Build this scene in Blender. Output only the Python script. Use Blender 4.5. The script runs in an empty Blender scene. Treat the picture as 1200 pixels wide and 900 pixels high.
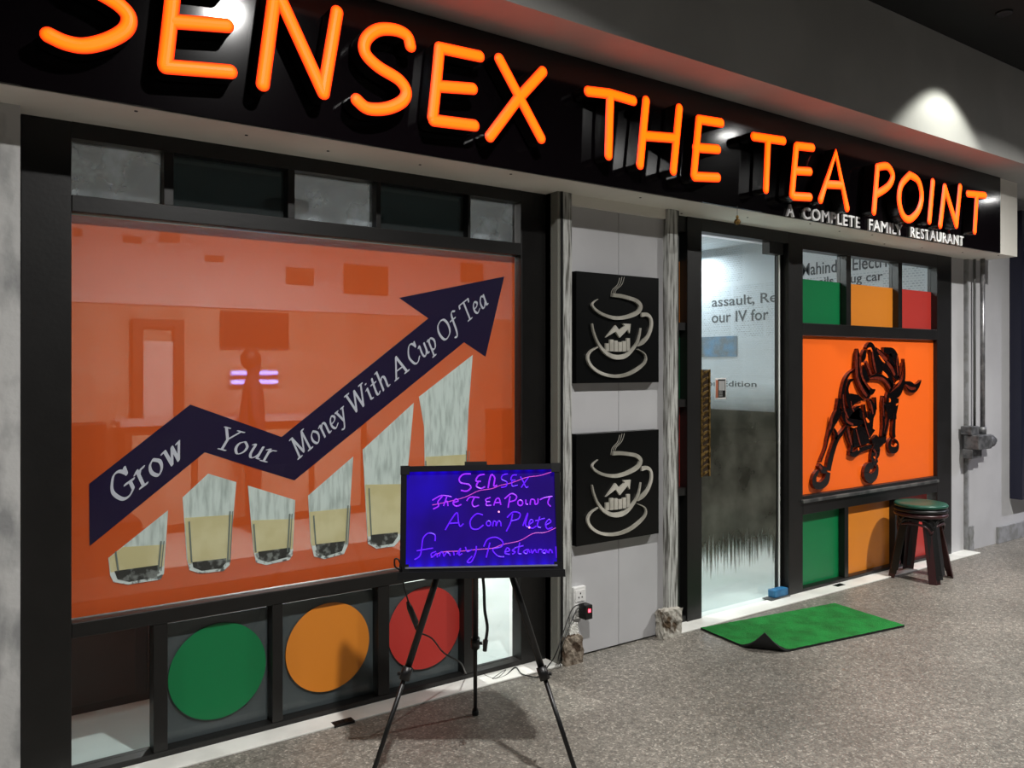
import bpy, bmesh, math, random
from mathutils import Vector, Matrix
random.seed(7)
S = bpy.context.scene
COL = S.collection
# ------------------------------------------------------------------ camera
CY, CZ, FPX, HOR = -3.33, 1.5, 950.0, 431.0
cd = bpy.data.cameras.new('camera'); cam_o = bpy.data.objects.new('camera', cd); COL.objects.link(cam_o)
cam_o.location = (0, CY, CZ); cam_o.rotation_euler = (math.radians(90), 0, math.radians(-35))
cd.sensor_width = 36; cd.lens = FPX/1200*36; cd.shift_y = -19/1200; cd.clip_start = .05; cd.clip_end = 100
S.camera = cam_o
# ------------------------------------------------------------------ world, exposure
W = bpy.data.worlds.new('world'); S.world = W; W.use_nodes = True
W.node_tree.nodes['Background'].inputs[0].default_value = (.5, .55, .65, 1)
W.node_tree.nodes['Background'].inputs[1].default_value = .035
S.view_settings.view_transform = 'Standard'; S.view_settings.look = 'None'
S.view_settings.exposure = 0.0; S.view_settings.gamma = 1; S.view_settings.use_curve_mapping = False
# ------------------------------------------------------------------ lamps (their fittings are built further down)
LAMPS = [((1.38, -2.33, 3.63), 105, (1, .98, .95)), ((5.9, -2.33, 3.63), 145, (1, .98, .94)),
         ((10.9, -2.33, 3.63), 175, (.86, .85, 1)), ((-3.2, -2.33, 3.63), 50, (1, .97, .93))]
def area(loc, p, col, size, rot=(0, 0, 0), spread=None):
    l = bpy.data.lights.new('area_light', 'AREA'); l.energy = p; l.color = col; l.shape = 'DISK'; l.size = size
    if spread: l.spread = spread
    o = bpy.data.objects.new('area_light', l); COL.objects.link(o); o.location = loc; o.rotation_euler = rot
    return o
for loc, p, c in LAMPS: area(loc, p, c, .12, spread=math.radians(146))
sp = bpy.data.lights.new('spot_light', 'SPOT'); sp.energy = 85; sp.spot_size = math.radians(98); sp.spot_blend = .3; sp.shadow_soft_size = .03; sp.color = (1, 1, .9)
so = bpy.data.objects.new('spot_light', sp); COL.objects.link(so); so.location = (5.25, -1.02, 3.63)  # added lamp, put here to throw the bright arch on the beam
area((6.62, 2.85, 2.72), 26, (.9, .96, 1), .3)            # the shop's own ceiling lamps
area((2.2, 2.9, 2.72), 190, (1, .97, .92), .3)
area((4.4, .9, 2.72), 42, (.93, .98, 1), .25)
# ------------------------------------------------------------------ pixel -> place helpers (1200 x 900 frame)
s35, c35 = .57358, .81915
def P(x, y, D):                       # point of the plane parallel to the shop front at distance D
    u = x-600; t = D/(FPX*c35 - s35*u)
    return (t*(FPX*s35 + c35*u), D+CY, CZ-(y-HOR)*t)
def X(x, D): return P(x, HOR, D)[0]
def Zp(x, y, D): return P(x, y, D)[2]
def G(x, y, z=0):                     # point on the floor
    t = (CZ-z)/(y-HOR); u = x-600
    return (t*(FPX*s35 + c35*u), t*(FPX*c35 - s35*u)+CY, z)
def K(x, y, d):                       # point at depth d from the camera
    u = (x-600)/FPX
    return (d*(s35+c35*u), CY+d*(c35-s35*u), CZ+(HOR-y)/FPX*d)
# ------------------------------------------------------------------ materials
MATS = {}
def nodes(name):
    m = bpy.data.materials.new(name); m.use_nodes = True; nt = m.node_tree
    return m, nt, nt.nodes['Principled BSDF'], nt.nodes['Material Output']
def lin(c):
    if isinstance(c, str):
        v = [int(c[i:i+2], 16)/255 for i in (0, 2, 4)]
        return tuple(((a+.055)/1.055)**2.4 if a > .04045 else a/12.92 for a in v)+(1,)
    return tuple(c)+(1,)
def mat(name, col, rough=.5, metal=0, col2=None, scale=6, stretch=(1, 1, 1), lo=.4, hi=.6, bump=0, bscale=40, spec=.5, detail=4, alpha=0, emis=None, estr=1):
    m, nt, b, out = nodes(name); N = nt.nodes.new; L = nt.links.new
    b.inputs['Base Color'].default_value = lin(col); b.inputs['Roughness'].default_value = rough
    b.inputs['Metallic'].default_value = metal; b.inputs['Specular IOR Level'].default_value = spec
    tc = N('ShaderNodeTexCoord')
    if col2 is not None:
        mp = N('ShaderNodeMapping'); mp.inputs['Scale'].default_value = stretch; L(tc.outputs['Object'], mp.inputs[0])
        no = N('ShaderNodeTexNoise'); no.inputs['Scale'].default_value = scale; no.inputs['Detail'].default_value = detail; L(mp.outputs[0], no.inputs['Vector'])
        cr = N('ShaderNodeValToRGB'); cr.color_ramp.elements[0].position = lo; cr.color_ramp.elements[1].position = hi
        cr.color_ramp.elements[0].color = lin(col); cr.color_ramp.elements[1].color = lin(col2)
        L(no.outputs[0], cr.inputs[0]); L(cr.outputs[0], b.inputs['Base Color'])
    if bump:
        n2 = N('ShaderNodeTexNoise'); n2.inputs['Scale'].default_value = bscale; n2.inputs['Detail'].default_value = 3; L(tc.outputs['Object'], n2.inputs['Vector'])
        bp = N('ShaderNodeBump'); bp.inputs['Strength'].default_value = bump; bp.inputs['Distance'].default_value = .01
        L(n2.outputs[0], bp.inputs['Height']); L(bp.outputs[0], b.inputs['Normal'])
    if emis:
        b.inputs['Emission Color'].default_value = lin(emis); b.inputs['Emission Strength'].default_value = estr
    if alpha:
        tr = N('ShaderNodeBsdfTransparent'); mx = N('ShaderNodeMixShader'); mx.inputs[0].default_value = alpha
        L(b.outputs[0], mx.inputs[1]); L(tr.outputs[0], mx.inputs[2]); L(mx.outputs[0], out.inputs[0])
    MATS[name] = m; return m
def glass(name, tint=(.93, .96, .96), refl=1.0, rough=.02, film=0, fcol=(.4, .4, .4)):
    m, nt, b, out = nodes(name); N = nt.nodes.new; L = nt.links.new
    tr = N('ShaderNodeBsdfTransparent'); tr.inputs[0].default_value = tint+(1,)
    gl = N('ShaderNodeBsdfGlossy'); gl.inputs['Roughness'].default_value = rough
    fr = N('ShaderNodeFresnel'); fr.inputs[0].default_value = 1.45
    mu = N('ShaderNodeMath'); mu.operation = 'MULTIPLY'; mu.inputs[1].default_value = refl; L(fr.outputs[0], mu.inputs[0])
    ge = N('ShaderNodeNewGeometry'); iv = N('ShaderNodeMath'); iv.operation = 'SUBTRACT'; iv.inputs[0].default_value = 1; L(ge.outputs['Backfacing'], iv.inputs[1])
    m9 = N('ShaderNodeMath'); m9.operation = 'MULTIPLY'; L(mu.outputs[0], m9.inputs[0]); L(iv.outputs[0], m9.inputs[1]); mu = m9
    src = tr
    if film:
        df = N('ShaderNodeBsdfDiffuse'); df.inputs[0].default_value = fcol+(1,)
        m0 = N('ShaderNodeMixShader'); m0.inputs[0].default_value = film; L(tr.outputs[0], m0.inputs[1]); L(df.outputs[0], m0.inputs[2]); src = m0
    mx = N('ShaderNodeMixShader'); L(mu.outputs[0], mx.inputs[0]); L(src.outputs[0], mx.inputs[1]); L(gl.outputs[0], mx.inputs[2])
    L(mx.outputs[0], out.inputs[0]); MATS[name] = m; return m
BLK = mat('black_aluminium', '100f0e', .42, col2='141312', scale=9, bump=.04, bscale=60)
BLK2 = mat('black_plastic', '0b0b0c', .4)
GREYW = mat('grey_painted_board', 'b4b4b6', .55, col2='bdbdbf', scale=2, bump=.03, bscale=12)
PIERL = mat('weathered_plaster', '8e8f8f', .8, col2='c2c2c0', scale=5, stretch=(2, 2, .8), lo=.35, hi=.55, bump=.25, bscale=30)
WORN = mat('worn_timber', '5e5d58', .8, col2='b9bab6', scale=22, stretch=(3, 3, .22), lo=.38, hi=.56, bump=.35, bscale=50)
STEEL = mat('dull_steel', '6f706e', .5, .6, col2='4a4b4b', scale=10, stretch=(1, 1, .2))
RUBBLE = mat('broken_masonry', '4a3a2c', .95, col2='9a8f80', scale=14, lo=.45, hi=.62, bump=1, bscale=45)
RUBW = mat('chipped_white_masonry', 'b4b0a6', .9, col2='51412f', scale=9, lo=.5, hi=.6, bump=.8, bscale=45)
SOFF = mat('soffit_paint', 'e2dfd6', .5, col2='e8e5dc', scale=3, bump=.06, bscale=25)
BEAM = mat('beam_paint', 'a3a3a0', .7, col2='adadaa', scale=1.6, bump=.06, bscale=14)
DARKC = mat('dark_ceiling', '08090a', .9, col2='0c0e0e', scale=1)
SIGNP = mat('glossy_black_acrylic', '0b070a', .1, bump=.02, bscale=2.2, spec=.6)
LSIDE = mat('letter_return', '080506', .22)
WHT = mat('white_acrylic', 'e4e4e4', .4)
MARB = mat('white_marble', 'ecece6', .4, col2='dcdcd6', scale=5, bump=.05)
TILE = mat('white_floor_tile', 'd5dedb', .25, col2='c9d3d0', scale=1.5)
INW = mat('shop_wall_paint', 'c6b9a6', .7, col2='b5a690', scale=3)
DWOOD = mat('dark_wainscot', '2b2a24', .35, col2='3b3a32', scale=5, stretch=(4, 4, .3))
GREEN = mat('green_film', '0c7a45', .35, alpha=.1)
AMBER = mat('amber_film', 'e38a2c', .35, alpha=.1)
RED = mat('red_film', 'c23a33', .35, alpha=.12)
ORNG = mat('orange_film', 'ea6322', .4, alpha=.32)
BORNG = mat('bull_orange_board', 'fa6a1a', .4)
NAVY = mat('navy_film', '22143a', .4, alpha=.12)
PWH = mat('print_white', 'ddd6e0', .5)
PGLS = mat('printed_glass', 'e6eae4', .5, col2='b4bab4', scale=16, stretch=(3, 1, .5), lo=.45, hi=.7)
PTEA = mat('printed_tea', 'eddcae', .5, col2='decb98', scale=7)
PBASE = mat('printed_glass_base', '3b3835', .5, col2='8b8a86', scale=30, lo=.5, hi=.62)
PEDGE = mat('printed_glass_edge', 'eceeea', .5, col2='6b6b68', scale=40, lo=.5, hi=.6)
GFILM = mat('grey_privacy_film', '55585a', .3, alpha=.08)
GL = glass('clear_glass', refl=.8)
GLD = glass('dark_transom_glass', (.10, .12, .12), refl=.8, film=.25, fcol=(.10, .11, .11))
GLW = mat('transom_glass_painted_reflection', '2c2f31', .12, col2='a3adb3', scale=7, lo=.42, hi=.66, alpha=.35, detail=7)  # pale cloudy reflection painted into the glass colour
DGL = glass('door_glass', (.86, .90, .90), refl=1.1, rough=.04, film=.08, fcol=(.5, .53, .5))
def frost():
    m, nt, b, out = nodes('smeared_frost_film'); N = nt.nodes.new; L = nt.links.new
    b.inputs['Base Color'].default_value = lin('4a4a3e'); b.inputs['Roughness'].default_value = .3
    tr = N('ShaderNodeBsdfTransparent'); tr.inputs[0].default_value = (.35, .36, .32, 1); clear = N('ShaderNodeBsdfTransparent')
    tc = N('ShaderNodeTexCoord'); mp = N('ShaderNodeMapping'); mp.inputs['Scale'].default_value = (55, 1, 2.5); L(tc.outputs['Object'], mp.inputs[0])
    st = N('ShaderNodeTexNoise'); st.inputs['Scale'].default_value = 1; st.inputs['Detail'].default_value = 4; L(mp.outputs[0], st.inputs['Vector'])
    cl = N('ShaderNodeTexNoise'); cl.inputs['Scale'].default_value = 4; cl.inputs['Detail'].default_value = 5; L(tc.outputs['Object'], cl.inputs['Vector'])
    cr = N('ShaderNodeValToRGB'); cr.color_ramp.elements[0].position = .35; cr.color_ramp.elements[1].position = .7
    cr.color_ramp.elements[0].color = lin('34342c'); cr.color_ramp.elements[1].color = lin('74746a'); L(cl.outputs[0], cr.inputs[0]); L(cr.outputs[0], b.inputs['Base Color'])
    sx = N('ShaderNodeSeparateXYZ'); L(tc.outputs['Object'], sx.inputs[0])
    m1 = N('ShaderNodeMath'); m1.operation = 'MULTIPLY_ADD'; L(st.outputs[0], m1.inputs[0]); m1.inputs[1].default_value = -.55; L(sx.outputs[2], m1.inputs[2])
    lo = N('ShaderNodeMapRange'); L(m1.outputs[0], lo.inputs[0]); lo.inputs[1].default_value = .0; lo.inputs[2].default_value = .14
    hi = N('ShaderNodeMapRange'); L(sx.outputs[2], hi.inputs[0]); hi.inputs[1].default_value = 1.4; hi.inputs[2].default_value = 1.0
    mu = N('ShaderNodeMath'); mu.operation = 'MULTIPLY'; L(lo.outputs[0], mu.inputs[0]); L(hi.outputs[0], mu.inputs[1])
    a = N('ShaderNodeMixShader'); a.inputs[0].default_value = .5; L(tr.outputs[0], a.inputs[1]); L(b.outputs[0], a.inputs[2])
    f = N('ShaderNodeMixShader'); L(mu.outputs[0], f.inputs[0]); L(clear.outputs[0], f.inputs[1]); L(a.outputs[0], f.inputs[2]); L(f.outputs[0], out.inputs[0])
    return m
FROST = frost()
SILV = mat('brushed_silver', 'd2cfc4', .3, .25, col2='a19e93', scale=5, bump=.08, bscale=9)
CUPB = mat('matt_black_board', '060707', .35, spec=.25)
BULLF = mat('black_cutout', '0a0606', .18, spec=.6)
BULLS = mat('maroon_cutout_edge', '7a2812', .35, col2='4a150b', scale=60)
GOLD = mat('antique_gold', 'a8894f', .35, .8, col2='5f4a26', scale=60)
BLUEP = mat('blue_plastic', '1b5b86', .45, col2='2a6f9a', scale=20)
TURF = mat('green_turf', '0e8a34', .95, col2='076e22', scale=9, lo=.35, hi=.65, bump=1, bscale=260)
RUBB = mat('black_rubber', '0a0b0a', .8)
SGRN = mat('green_plastic_seat', '17493a', .35, col2='1d5644', scale=8)
SBRN = mat('maroon_plastic', '351719', .35)
SBLK = mat('black_stool_plastic', '0c0c0d', .4)
GALV = mat('galvanised_pipe', '9c9c9e', .4, .7, col2='77777a', scale=14)
CASTM = mat('cast_metal', '77787a', .5, .5, col2='515254', scale=20)
SKIRT = mat('stone_skirting', '7e7f7e', .6, col2='96979a', scale=12)
NAVYB = mat('navy_board', '16182c', .35)
WPLAS = mat('white_plastic', 'e6e6e4', .4)
REDLED = mat('red_indicator', 'ff2030', .4, emis=(1, .05, .08), estr=6)
BLUET = mat('blue_tube', '4455ff', .4, emis=(.35, .35, 1), estr=14)
LAMPG = mat('lamp_glow', 'ffffff', .4, emis=(1, .97, .92), estr=5)
LAMPD = mat('lamp_diffuser', 'ffffff', .4, emis=(1, .98, .95), estr=60)
LAMPB = mat('lamp_body', 'd0d0d0', .5)
WOOD = mat('counter_wood', '6a4a30', .5, col2='4d3420', scale=6, stretch=(1, 1, 4))
SKIN = mat('skin', '8a5f45', .6); HAIR = mat('dark_hair', '14100e', .6); SHIRT = mat('dark_shirt', '2b2533', .8)
SCRN = mat('dark_screen', '23242a', .2)
# terrazzo floor
def terrazzo():
    m, nt, b, out = nodes('terrazzo'); N = nt.nodes.new; L = nt.links.new
    tc = N('ShaderNodeTexCoord')
    big = N('ShaderNodeTexNoise'); big.inputs['Scale'].default_value = 1.1; big.inputs['Detail'].default_value = 5; L(tc.outputs['Object'], big.inputs['Vector'])
    r1 = N('ShaderNodeValToRGB'); r1.color_ramp.elements[0].position = .35; r1.color_ramp.elements[1].position = .65
    r1.color_ramp.elements[0].color = lin('6e6b65'); r1.color_ramp.elements[1].color = lin('8b8780'); L(big.outputs[0], r1.inputs[0])
    v = N('ShaderNodeTexVoronoi'); v.inputs['Scale'].default_value = 130; L(tc.outputs['Object'], v.inputs['Vector'])
    sep = N('ShaderNodeSeparateColor'); L(v.outputs['Color'], sep.inputs[0])
    r2 = N('ShaderNodeValToRGB'); e = r2.color_ramp.elements
    e[0].position = 0; e[0].color = (.62, .61, .6, 1); e[1].position = 1; e[1].color = (1.7, 1.69, 1.66, 1)
    for p_, c_ in ((.35, .78), (.7, 1.0), (.88, 1.1), (.93, 1.55)):
        q = r2.color_ramp.elements.new(p_); q.color = (c_, c_*.99, c_*.96, 1)
    L(sep.outputs[0], r2.inputs[0])
    n2 = N('ShaderNodeTexNoise'); n2.inputs['Scale'].default_value = 28; n2.inputs['Detail'].default_value = 6; L(tc.outputs['Object'], n2.inputs['Vector'])
    r3 = N('ShaderNodeMapRange'); r3.inputs[1].default_value = .3; r3.inputs[2].default_value = .7; r3.inputs[3].default_value = .75; r3.inputs[4].default_value = 1.2; L(n2.outputs[0], r3.inputs[0])
    mx = N('ShaderNodeMix'); mx.data_type = 'RGBA'; mx.blend_type = 'MULTIPLY'; mx.inputs[0].default_value = 1
    L(r1.outputs[0], mx.inputs[6]); L(r2.outputs[0], mx.inputs[7])
    m2 = N('ShaderNodeVectorMath'); m2.operation = 'SCALE'; L(mx.outputs[2], m2.inputs[0]); L(r3.outputs[0], m2.inputs['Scale'])
    L(m2.outputs[0], b.inputs['Base Color'])
    b.inputs['Roughness'].default_value = .42
    bp = N('ShaderNodeBump'); bp.inputs['Strength'].default_value = .25; bp.inputs['Distance'].default_value = .004; L(v.outputs['Distance'], bp.inputs['Height']); L(bp.outputs[0], b.inputs['Normal'])
    return m
TERR = terrazzo()
# newsprint wallpaper: rows of grey type in columns; 'ax' is the horizontal axis of the wall
def newsprint(name, ax, base='e8eef3'):
    m, nt, b, out = nodes(name); N = nt.nodes.new; L = nt.links.new
    tc = N('ShaderNodeTexCoord'); sx = N('ShaderNodeSeparateXYZ'); L(tc.outputs['Object'], sx.inputs[0])
    cb = N('ShaderNodeCombineXYZ'); L(sx.outputs[ax], cb.inputs[0]); L(sx.outputs[2], cb.inputs[1])
    br = N('ShaderNodeTexBrick'); L(cb.outputs[0], br.inputs['Vector']); br.inputs['Scale'].default_value = 1
    br.inputs['Brick Width'].default_value = .035; br.inputs['Row Height'].default_value = .022; br.inputs['Mortar Size'].default_value = .006
    br.inputs['Color1'].default_value = (.15, .15, .15, 1); br.inputs['Color2'].default_value = (.75, .75, .75, 1); br.inputs['Mortar'].default_value = (1, 1, 1, 1)
    b2 = N('ShaderNodeTexBrick'); L(cb.outputs[0], b2.inputs['Vector']); b2.inputs['Scale'].default_value = 1; b2.offset = .37
    b2.inputs['Brick Width'].default_value = .42; b2.inputs['Row Height'].default_value = .6; b2.inputs['Mortar Size'].default_value = .02
    b2.inputs['Color1'].default_value = (0, 0, 0, 1); b2.inputs['Color2'].default_value = (1, 1, 1, 1); b2.inputs['Mortar'].default_value = (1, 1, 1, 1)
    mx = N('ShaderNodeMix'); mx.data_type = 'RGBA'; L(b2.outputs['Color'], mx.inputs[0]); L(br.outputs['Color'], mx.inputs[6]); mx.inputs[7].default_value = (1, 1, 1, 1)
    m3 = N('ShaderNodeMix'); m3.data_type = 'RGBA'; m3.inputs[0].default_value = .5; m3.inputs[6].default_value = (1, 1, 1, 1); L(mx.outputs[2], m3.inputs[7])
    m4 = N('ShaderNodeMix'); m4.data_type = 'RGBA'; m4.blend_type = 'MULTIPLY'; m4.inputs[0].default_value = 1; L(m3.outputs[2], m4.inputs[6]); m4.inputs[7].default_value = lin(base)
    L(m4.outputs[2], b.inputs['Base Color']); b.inputs['Roughness'].default_value = .6
    return m
NEWSX = newsprint('newsprint_back', 0); NEWSY = newsprint('newsprint_side', 1, 'b9c1c8')
# glowing letters: acrylic fronts, hotter along the tube line
def letter_glow():
    m, nt, b, out = nodes('lit_orange_acrylic'); N = nt.nodes.new; L = nt.links.new
    at = N('ShaderNodeAttribute'); at.attribute_name = 'core'
    cr = N('ShaderNodeValToRGB'); e = cr.color_ramp.elements
    e[0].position = 0; e[0].color = (1.3, .022, .004, 1); e[1].position = .62; e[1].color = (5.0, .29, .002, 1)
    q = cr.color_ramp.elements.new(.25); q.color = (3.6, .13, .003, 1)
    L(at.outputs['Fac'], cr.inputs[0])
    b.inputs['Base Color'].default_value = (.3, .03, .01, 1); b.inputs['Roughness'].default_value = .45; b.inputs['Specular IOR Level'].default_value = .3
    L(cr.outputs[0], b.inputs['Emission Color']); b.inputs['Emission Strength'].default_value = 1.0
    return m
LGLOW = letter_glow()
# LED writing board: edge-lit blue acrylic
def led_board():
    m, nt, b, out = nodes('edge_lit_blue_acrylic'); N = nt.nodes.new; L = nt.links.new
    at = N('ShaderNodeAttribute'); at.attribute_name = 'core'
    cr = N('ShaderNodeValToRGB'); e = cr.color_ramp.elements
    e[0].position = 0; e[0].color = (.009, .0, .075, 1); e[1].position = 1; e[1].color = (.012, .003, .85, 1)
    L(at.outputs['Fac'], cr.inputs[0])
    tc = N('ShaderNodeTexCoord'); no = N('ShaderNodeTexNoise'); no.inputs['Scale'].default_value = 5; L(tc.outputs['Object'], no.inputs['Vector'])
    mr = N('ShaderNodeMapRange'); mr.inputs[1].default_value = .3; mr.inputs[2].default_value = .7; mr.inputs[3].default_value = .7; mr.inputs[4].default_value = 1.3; L(no.outputs[0], mr.inputs[0])
    b.inputs['Base Color'].default_value = (.01, .005, .05, 1); b.inputs['Roughness'].default_value = .2
    L(cr.outputs[0], b.inputs['Emission Color']); L(mr.outputs[0], b.inputs['Emission Strength'])
    return m
LEDB = led_board()
INKV = mat('violet_marker', '5010c0', .4, emis=(.095, .008, .85), estr=1.0)
INKP = mat('pink_violet_marker', '9020c0', .4, emis=(.19, .015, .8), estr=1.0)
INKL = mat('pink_marker_line', 'a03080', .4, emis=(.42, .05, .5), estr=1.0)

# ------------------------------------------------------------------ mesh builder
class MB:
    def __init__(s): s.v = []; s.f = []; s.m = []; s.core = {}
    def add(s, vs, fs, mi=0):
        o = len(s.v); s.v += [tuple(p) for p in vs]
        for f in fs: s.f.append(tuple(o+i for i in f)); s.m.append(mi)
        return o
    def box(s, x0, x1, y0, y1, z0, z1, mi=0, bev=0):
        if bev:
            bm = bmesh.new(); bmesh.ops.create_cube(bm, size=1)
            for v in bm.verts: v.co = Vector((x0+(v.co.x+.5)*(x1-x0), y0+(v.co.y+.5)*(y1-y0), z0+(v.co.z+.5)*(z1-z0)))
            bmesh.ops.bevel(bm, geom=bm.edges[:], offset=bev, segments=2, affect='EDGES', profile=.5)
            bm.verts.index_update(); s.add([v.co for v in bm.verts], [[v.index for v in f.verts] for f in bm.faces], mi); bm.free(); return s
        vs = [(x, y, z) for x in (x0, x1) for y in (y0, y1) for z in (z0, z1)]
        s.add(vs, [(0, 1, 3, 2), (4, 6, 7, 5), (0, 4, 5, 1), (2, 3, 7, 6), (0, 2, 6, 4), (1, 5, 7, 3)], mi); return s
    def prism(s, pts, y0, y1, mf=0, ms=None):          # outline in X,Z extruded along Y; front at y0
        ms = mf if ms is None else ms
        a = sum(pts[i][0]*pts[(i+1) % len(pts)][1]-pts[(i+1) % len(pts)][0]*pts[i][1] for i in range(len(pts)))
        if a < 0: pts = pts[::-1]
        n = len(pts); vs = [(p[0], y0, p[1]) for p in pts]+[(p[0], y1, p[1]) for p in pts]
        o = s.add(vs, [tuple(range(n))], mf)
        s.f.append(tuple(o+n+i for i in range(n))[::-1]); s.m.append(ms)
        for i in range(n): s.f.append((o+i, o+n+i, o+n+(i+1) % n, o+(i+1) % n)); s.m.append(ms)
        return s
    def tube(s, pts, r, seg=8, mi=0, caps=True):
        pts = [Vector(p) for p in pts]; n = len(pts); rs = r if isinstance(r, (list, tuple)) else [r]*n
        up = None; rings = []
        for i, p in enumerate(pts):
            t = (pts[min(i+1, n-1)]-pts[max(i-1, 0)]).normalized()
            if up is None: up = t.orthogonal().normalized()
            up = (up-t*up.dot(t)).normalized(); w = t.cross(up)
            rings.append([p+rs[i]*(math.cos(2*math.pi*k/seg)*up+math.sin(2*math.pi*k/seg)*w) for k in range(seg)])
        o = s.add([q for r_ in rings for q in r_], [], mi)
        for i in range(n-1):
            for k in range(seg):
                a = o+i*seg+k; b_ = o+i*seg+(k+1) % seg; s.f.append((a, b_, b_+seg, a+seg)); s.m.append(mi)
        if caps:
            s.f.append(tuple(o+k for k in range(seg))[::-1]); s.m.append(mi)
            s.f.append(tuple(o+(n-1)*seg+k for k in range(seg))); s.m.append(mi)
        return s
    def lathe(s, prof, c, seg=24, mi=0):                 # prof: (r, z) list
        o = s.add([(c[0]+r*math.cos(2*math.pi*k/seg), c[1]+r*math.sin(2*math.pi*k/seg), c[2]+z) for r, z in prof for k in range(seg)], [], mi)
        for i in range(len(prof)-1):
            for k in range(seg):
                a = o+i*seg+k; b_ = o+i*seg+(k+1) % seg; s.f.append((a, b_, b_+seg, a+seg)); s.m.append(mi)
        s.f.append(tuple(o+k for k in range(seg))[::-1]); s.m.append(mi)
        s.f.append(tuple(o+(len(prof)-1)*seg+k for k in range(seg))); s.m.append(mi)
        return s
    def build(s, name, mats, parent=None, smooth=False, core=None):
        me = bpy.data.meshes.new(name)
        off = Vector((0, 0, 0))
        if parent is not None:
            r = parent
            while r.parent: r = r.parent
            off = Vector(r.get('_o', (0, 0, 0)))
        me.from_pydata([tuple(Vector(v)-off) for v in s.v], [], s.f)
        for mm in (mats if isinstance(mats, (list, tuple)) else [mats]): me.materials.append(mm)
        me.polygons.foreach_set('material_index', s.m)
        if smooth: me.polygons.foreach_set('use_smooth', [True]*len(me.polygons))
        if core:
            a = me.attributes.new('core', 'FLOAT', 'POINT'); a.data.foreach_set('value', core)
        me.update(); o = bpy.data.objects.new(name, me); COL.objects.link(o)
        if parent is not None: o.parent = parent
        return o
def tag(o, label=None, cat=None, group=None, kind=None):
    if label: o['label'] = label
    if cat: o['category'] = cat
    if group: o['group'] = group
    if kind: o['kind'] = kind
    return o
ROOTS = []
def thing(name, loc, label=None, cat=None, group=None, kind=None):
    o = bpy.data.objects.new(name, None); COL.objects.link(o); o.location = loc; o['_o'] = tuple(loc); o.empty_display_size = .1
    ROOTS.append(o)
    return tag(o, label, cat, group, kind)
def struct(name, mb, m, label=None): return tag(mb.build(name, m), label, kind='structure')
def smooth_path(pts, n=6):
    if len(pts) < 3: return pts
    out = []
    for i in range(len(pts)-1):
        p0 = pts[max(i-1, 0)]; p1 = pts[i]; p2 = pts[i+1]; p3 = pts[min(i+2, len(pts)-1)]
        for k in range(n):
            t = k/n
            out.append(tuple(.5*((2*b)+(-a+c)*t+(2*a-5*b+4*c-d)*t*t+(-a+3*b-3*c+d)*t**3) for a, b, c, d in zip(p0, p1, p2, p3)))
    out.append(tuple(pts[-1])); return out
def ribbon(mb, pts, y0, y1, mf=0, ms=None):             # pts: (X, Z, halfwidth) -> raised flat stroke
    ms = mf if ms is None else ms
    L_, R_ = [], []
    for i, p in enumerate(pts):
        a = pts[max(i-1, 0)]; b = pts[min(i+1, len(pts)-1)]
        dx, dz = b[0]-a[0], b[1]-a[1]; l = math.hypot(dx, dz) or 1; nx, nz = -dz/l, dx/l
        L_.append((p[0]+nx*p[2], p[1]+nz*p[2])); R_.append((p[0]-nx*p[2], p[1]-nz*p[2]))
    n = len(pts)
    vs = [(q[0], y0, q[1]) for q in L_]+[(q[0], y0, q[1]) for q in R_]+[(q[0], y1, q[1]) for q in L_]+[(q[0], y1, q[1]) for q in R_]
    o = mb.add(vs, [], mf)
    for i in range(n-1):
        mb.f.append((o+i, o+n+i, o+n+i+1, o+i+1)); mb.m.append(mf)
        mb.f.append((o+2*n+i, o+i, o+i+1, o+2*n+i+1)); mb.m.append(ms)
        mb.f.append((o+n+i, o+3*n+i, o+3*n+i+1, o+n+i+1)); mb.m.append(ms)
    mb.f.append((o, o+2*n, o+3*n, o+n)); mb.m.append(ms)
    mb.f.append((o+n-1, o+2*n-1, o+4*n-1, o+3*n-1)); mb.m.append(ms)
def text_mb(s, x0, x1, z0, z1, y0, y1, bold=.0, spacing=1.0, fit_upper=True):
    cu = bpy.data.curves.new('t', 'FONT'); cu.body = s; cu.size = 1; cu.offset = bold; cu.space_character = spacing; cu.resolution_u = 3
    o = bpy.data.objects.new('t', cu); COL.objects.link(o)
    dg = bpy.context.evaluated_depsgraph_get(); me = bpy.data.meshes.new_from_object(o.evaluated_get(dg))
    bm = bmesh.new(); bm.from_mesh(me)
    xs = [v.co.x for v in bm.verts]; ys = [v.co.y for v in bm.verts]
    ax, bx, ay, by = min(xs), max(xs), min(ys), max(ys)
    r = bmesh.ops.extrude_face_region(bm, geom=bm.faces[:])
    ext = {v for v in r['geom'] if isinstance(v, bmesh.types.BMVert)}
    mb = MB(); bm.verts.index_update()
    mb.add([(x0+(v.co.x-ax)/(bx-ax)*(x1-x0), y0 if v in ext else y1, z0+(v.co.y-ay)/(by-ay)*(z1-z0)) for v in bm.verts], [[v.index for v in f.verts] for f in bm.faces])
    bm.free(); bpy.data.objects.remove(o); bpy.data.curves.remove(cu); bpy.data.meshes.remove(me)
    return mb

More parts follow.
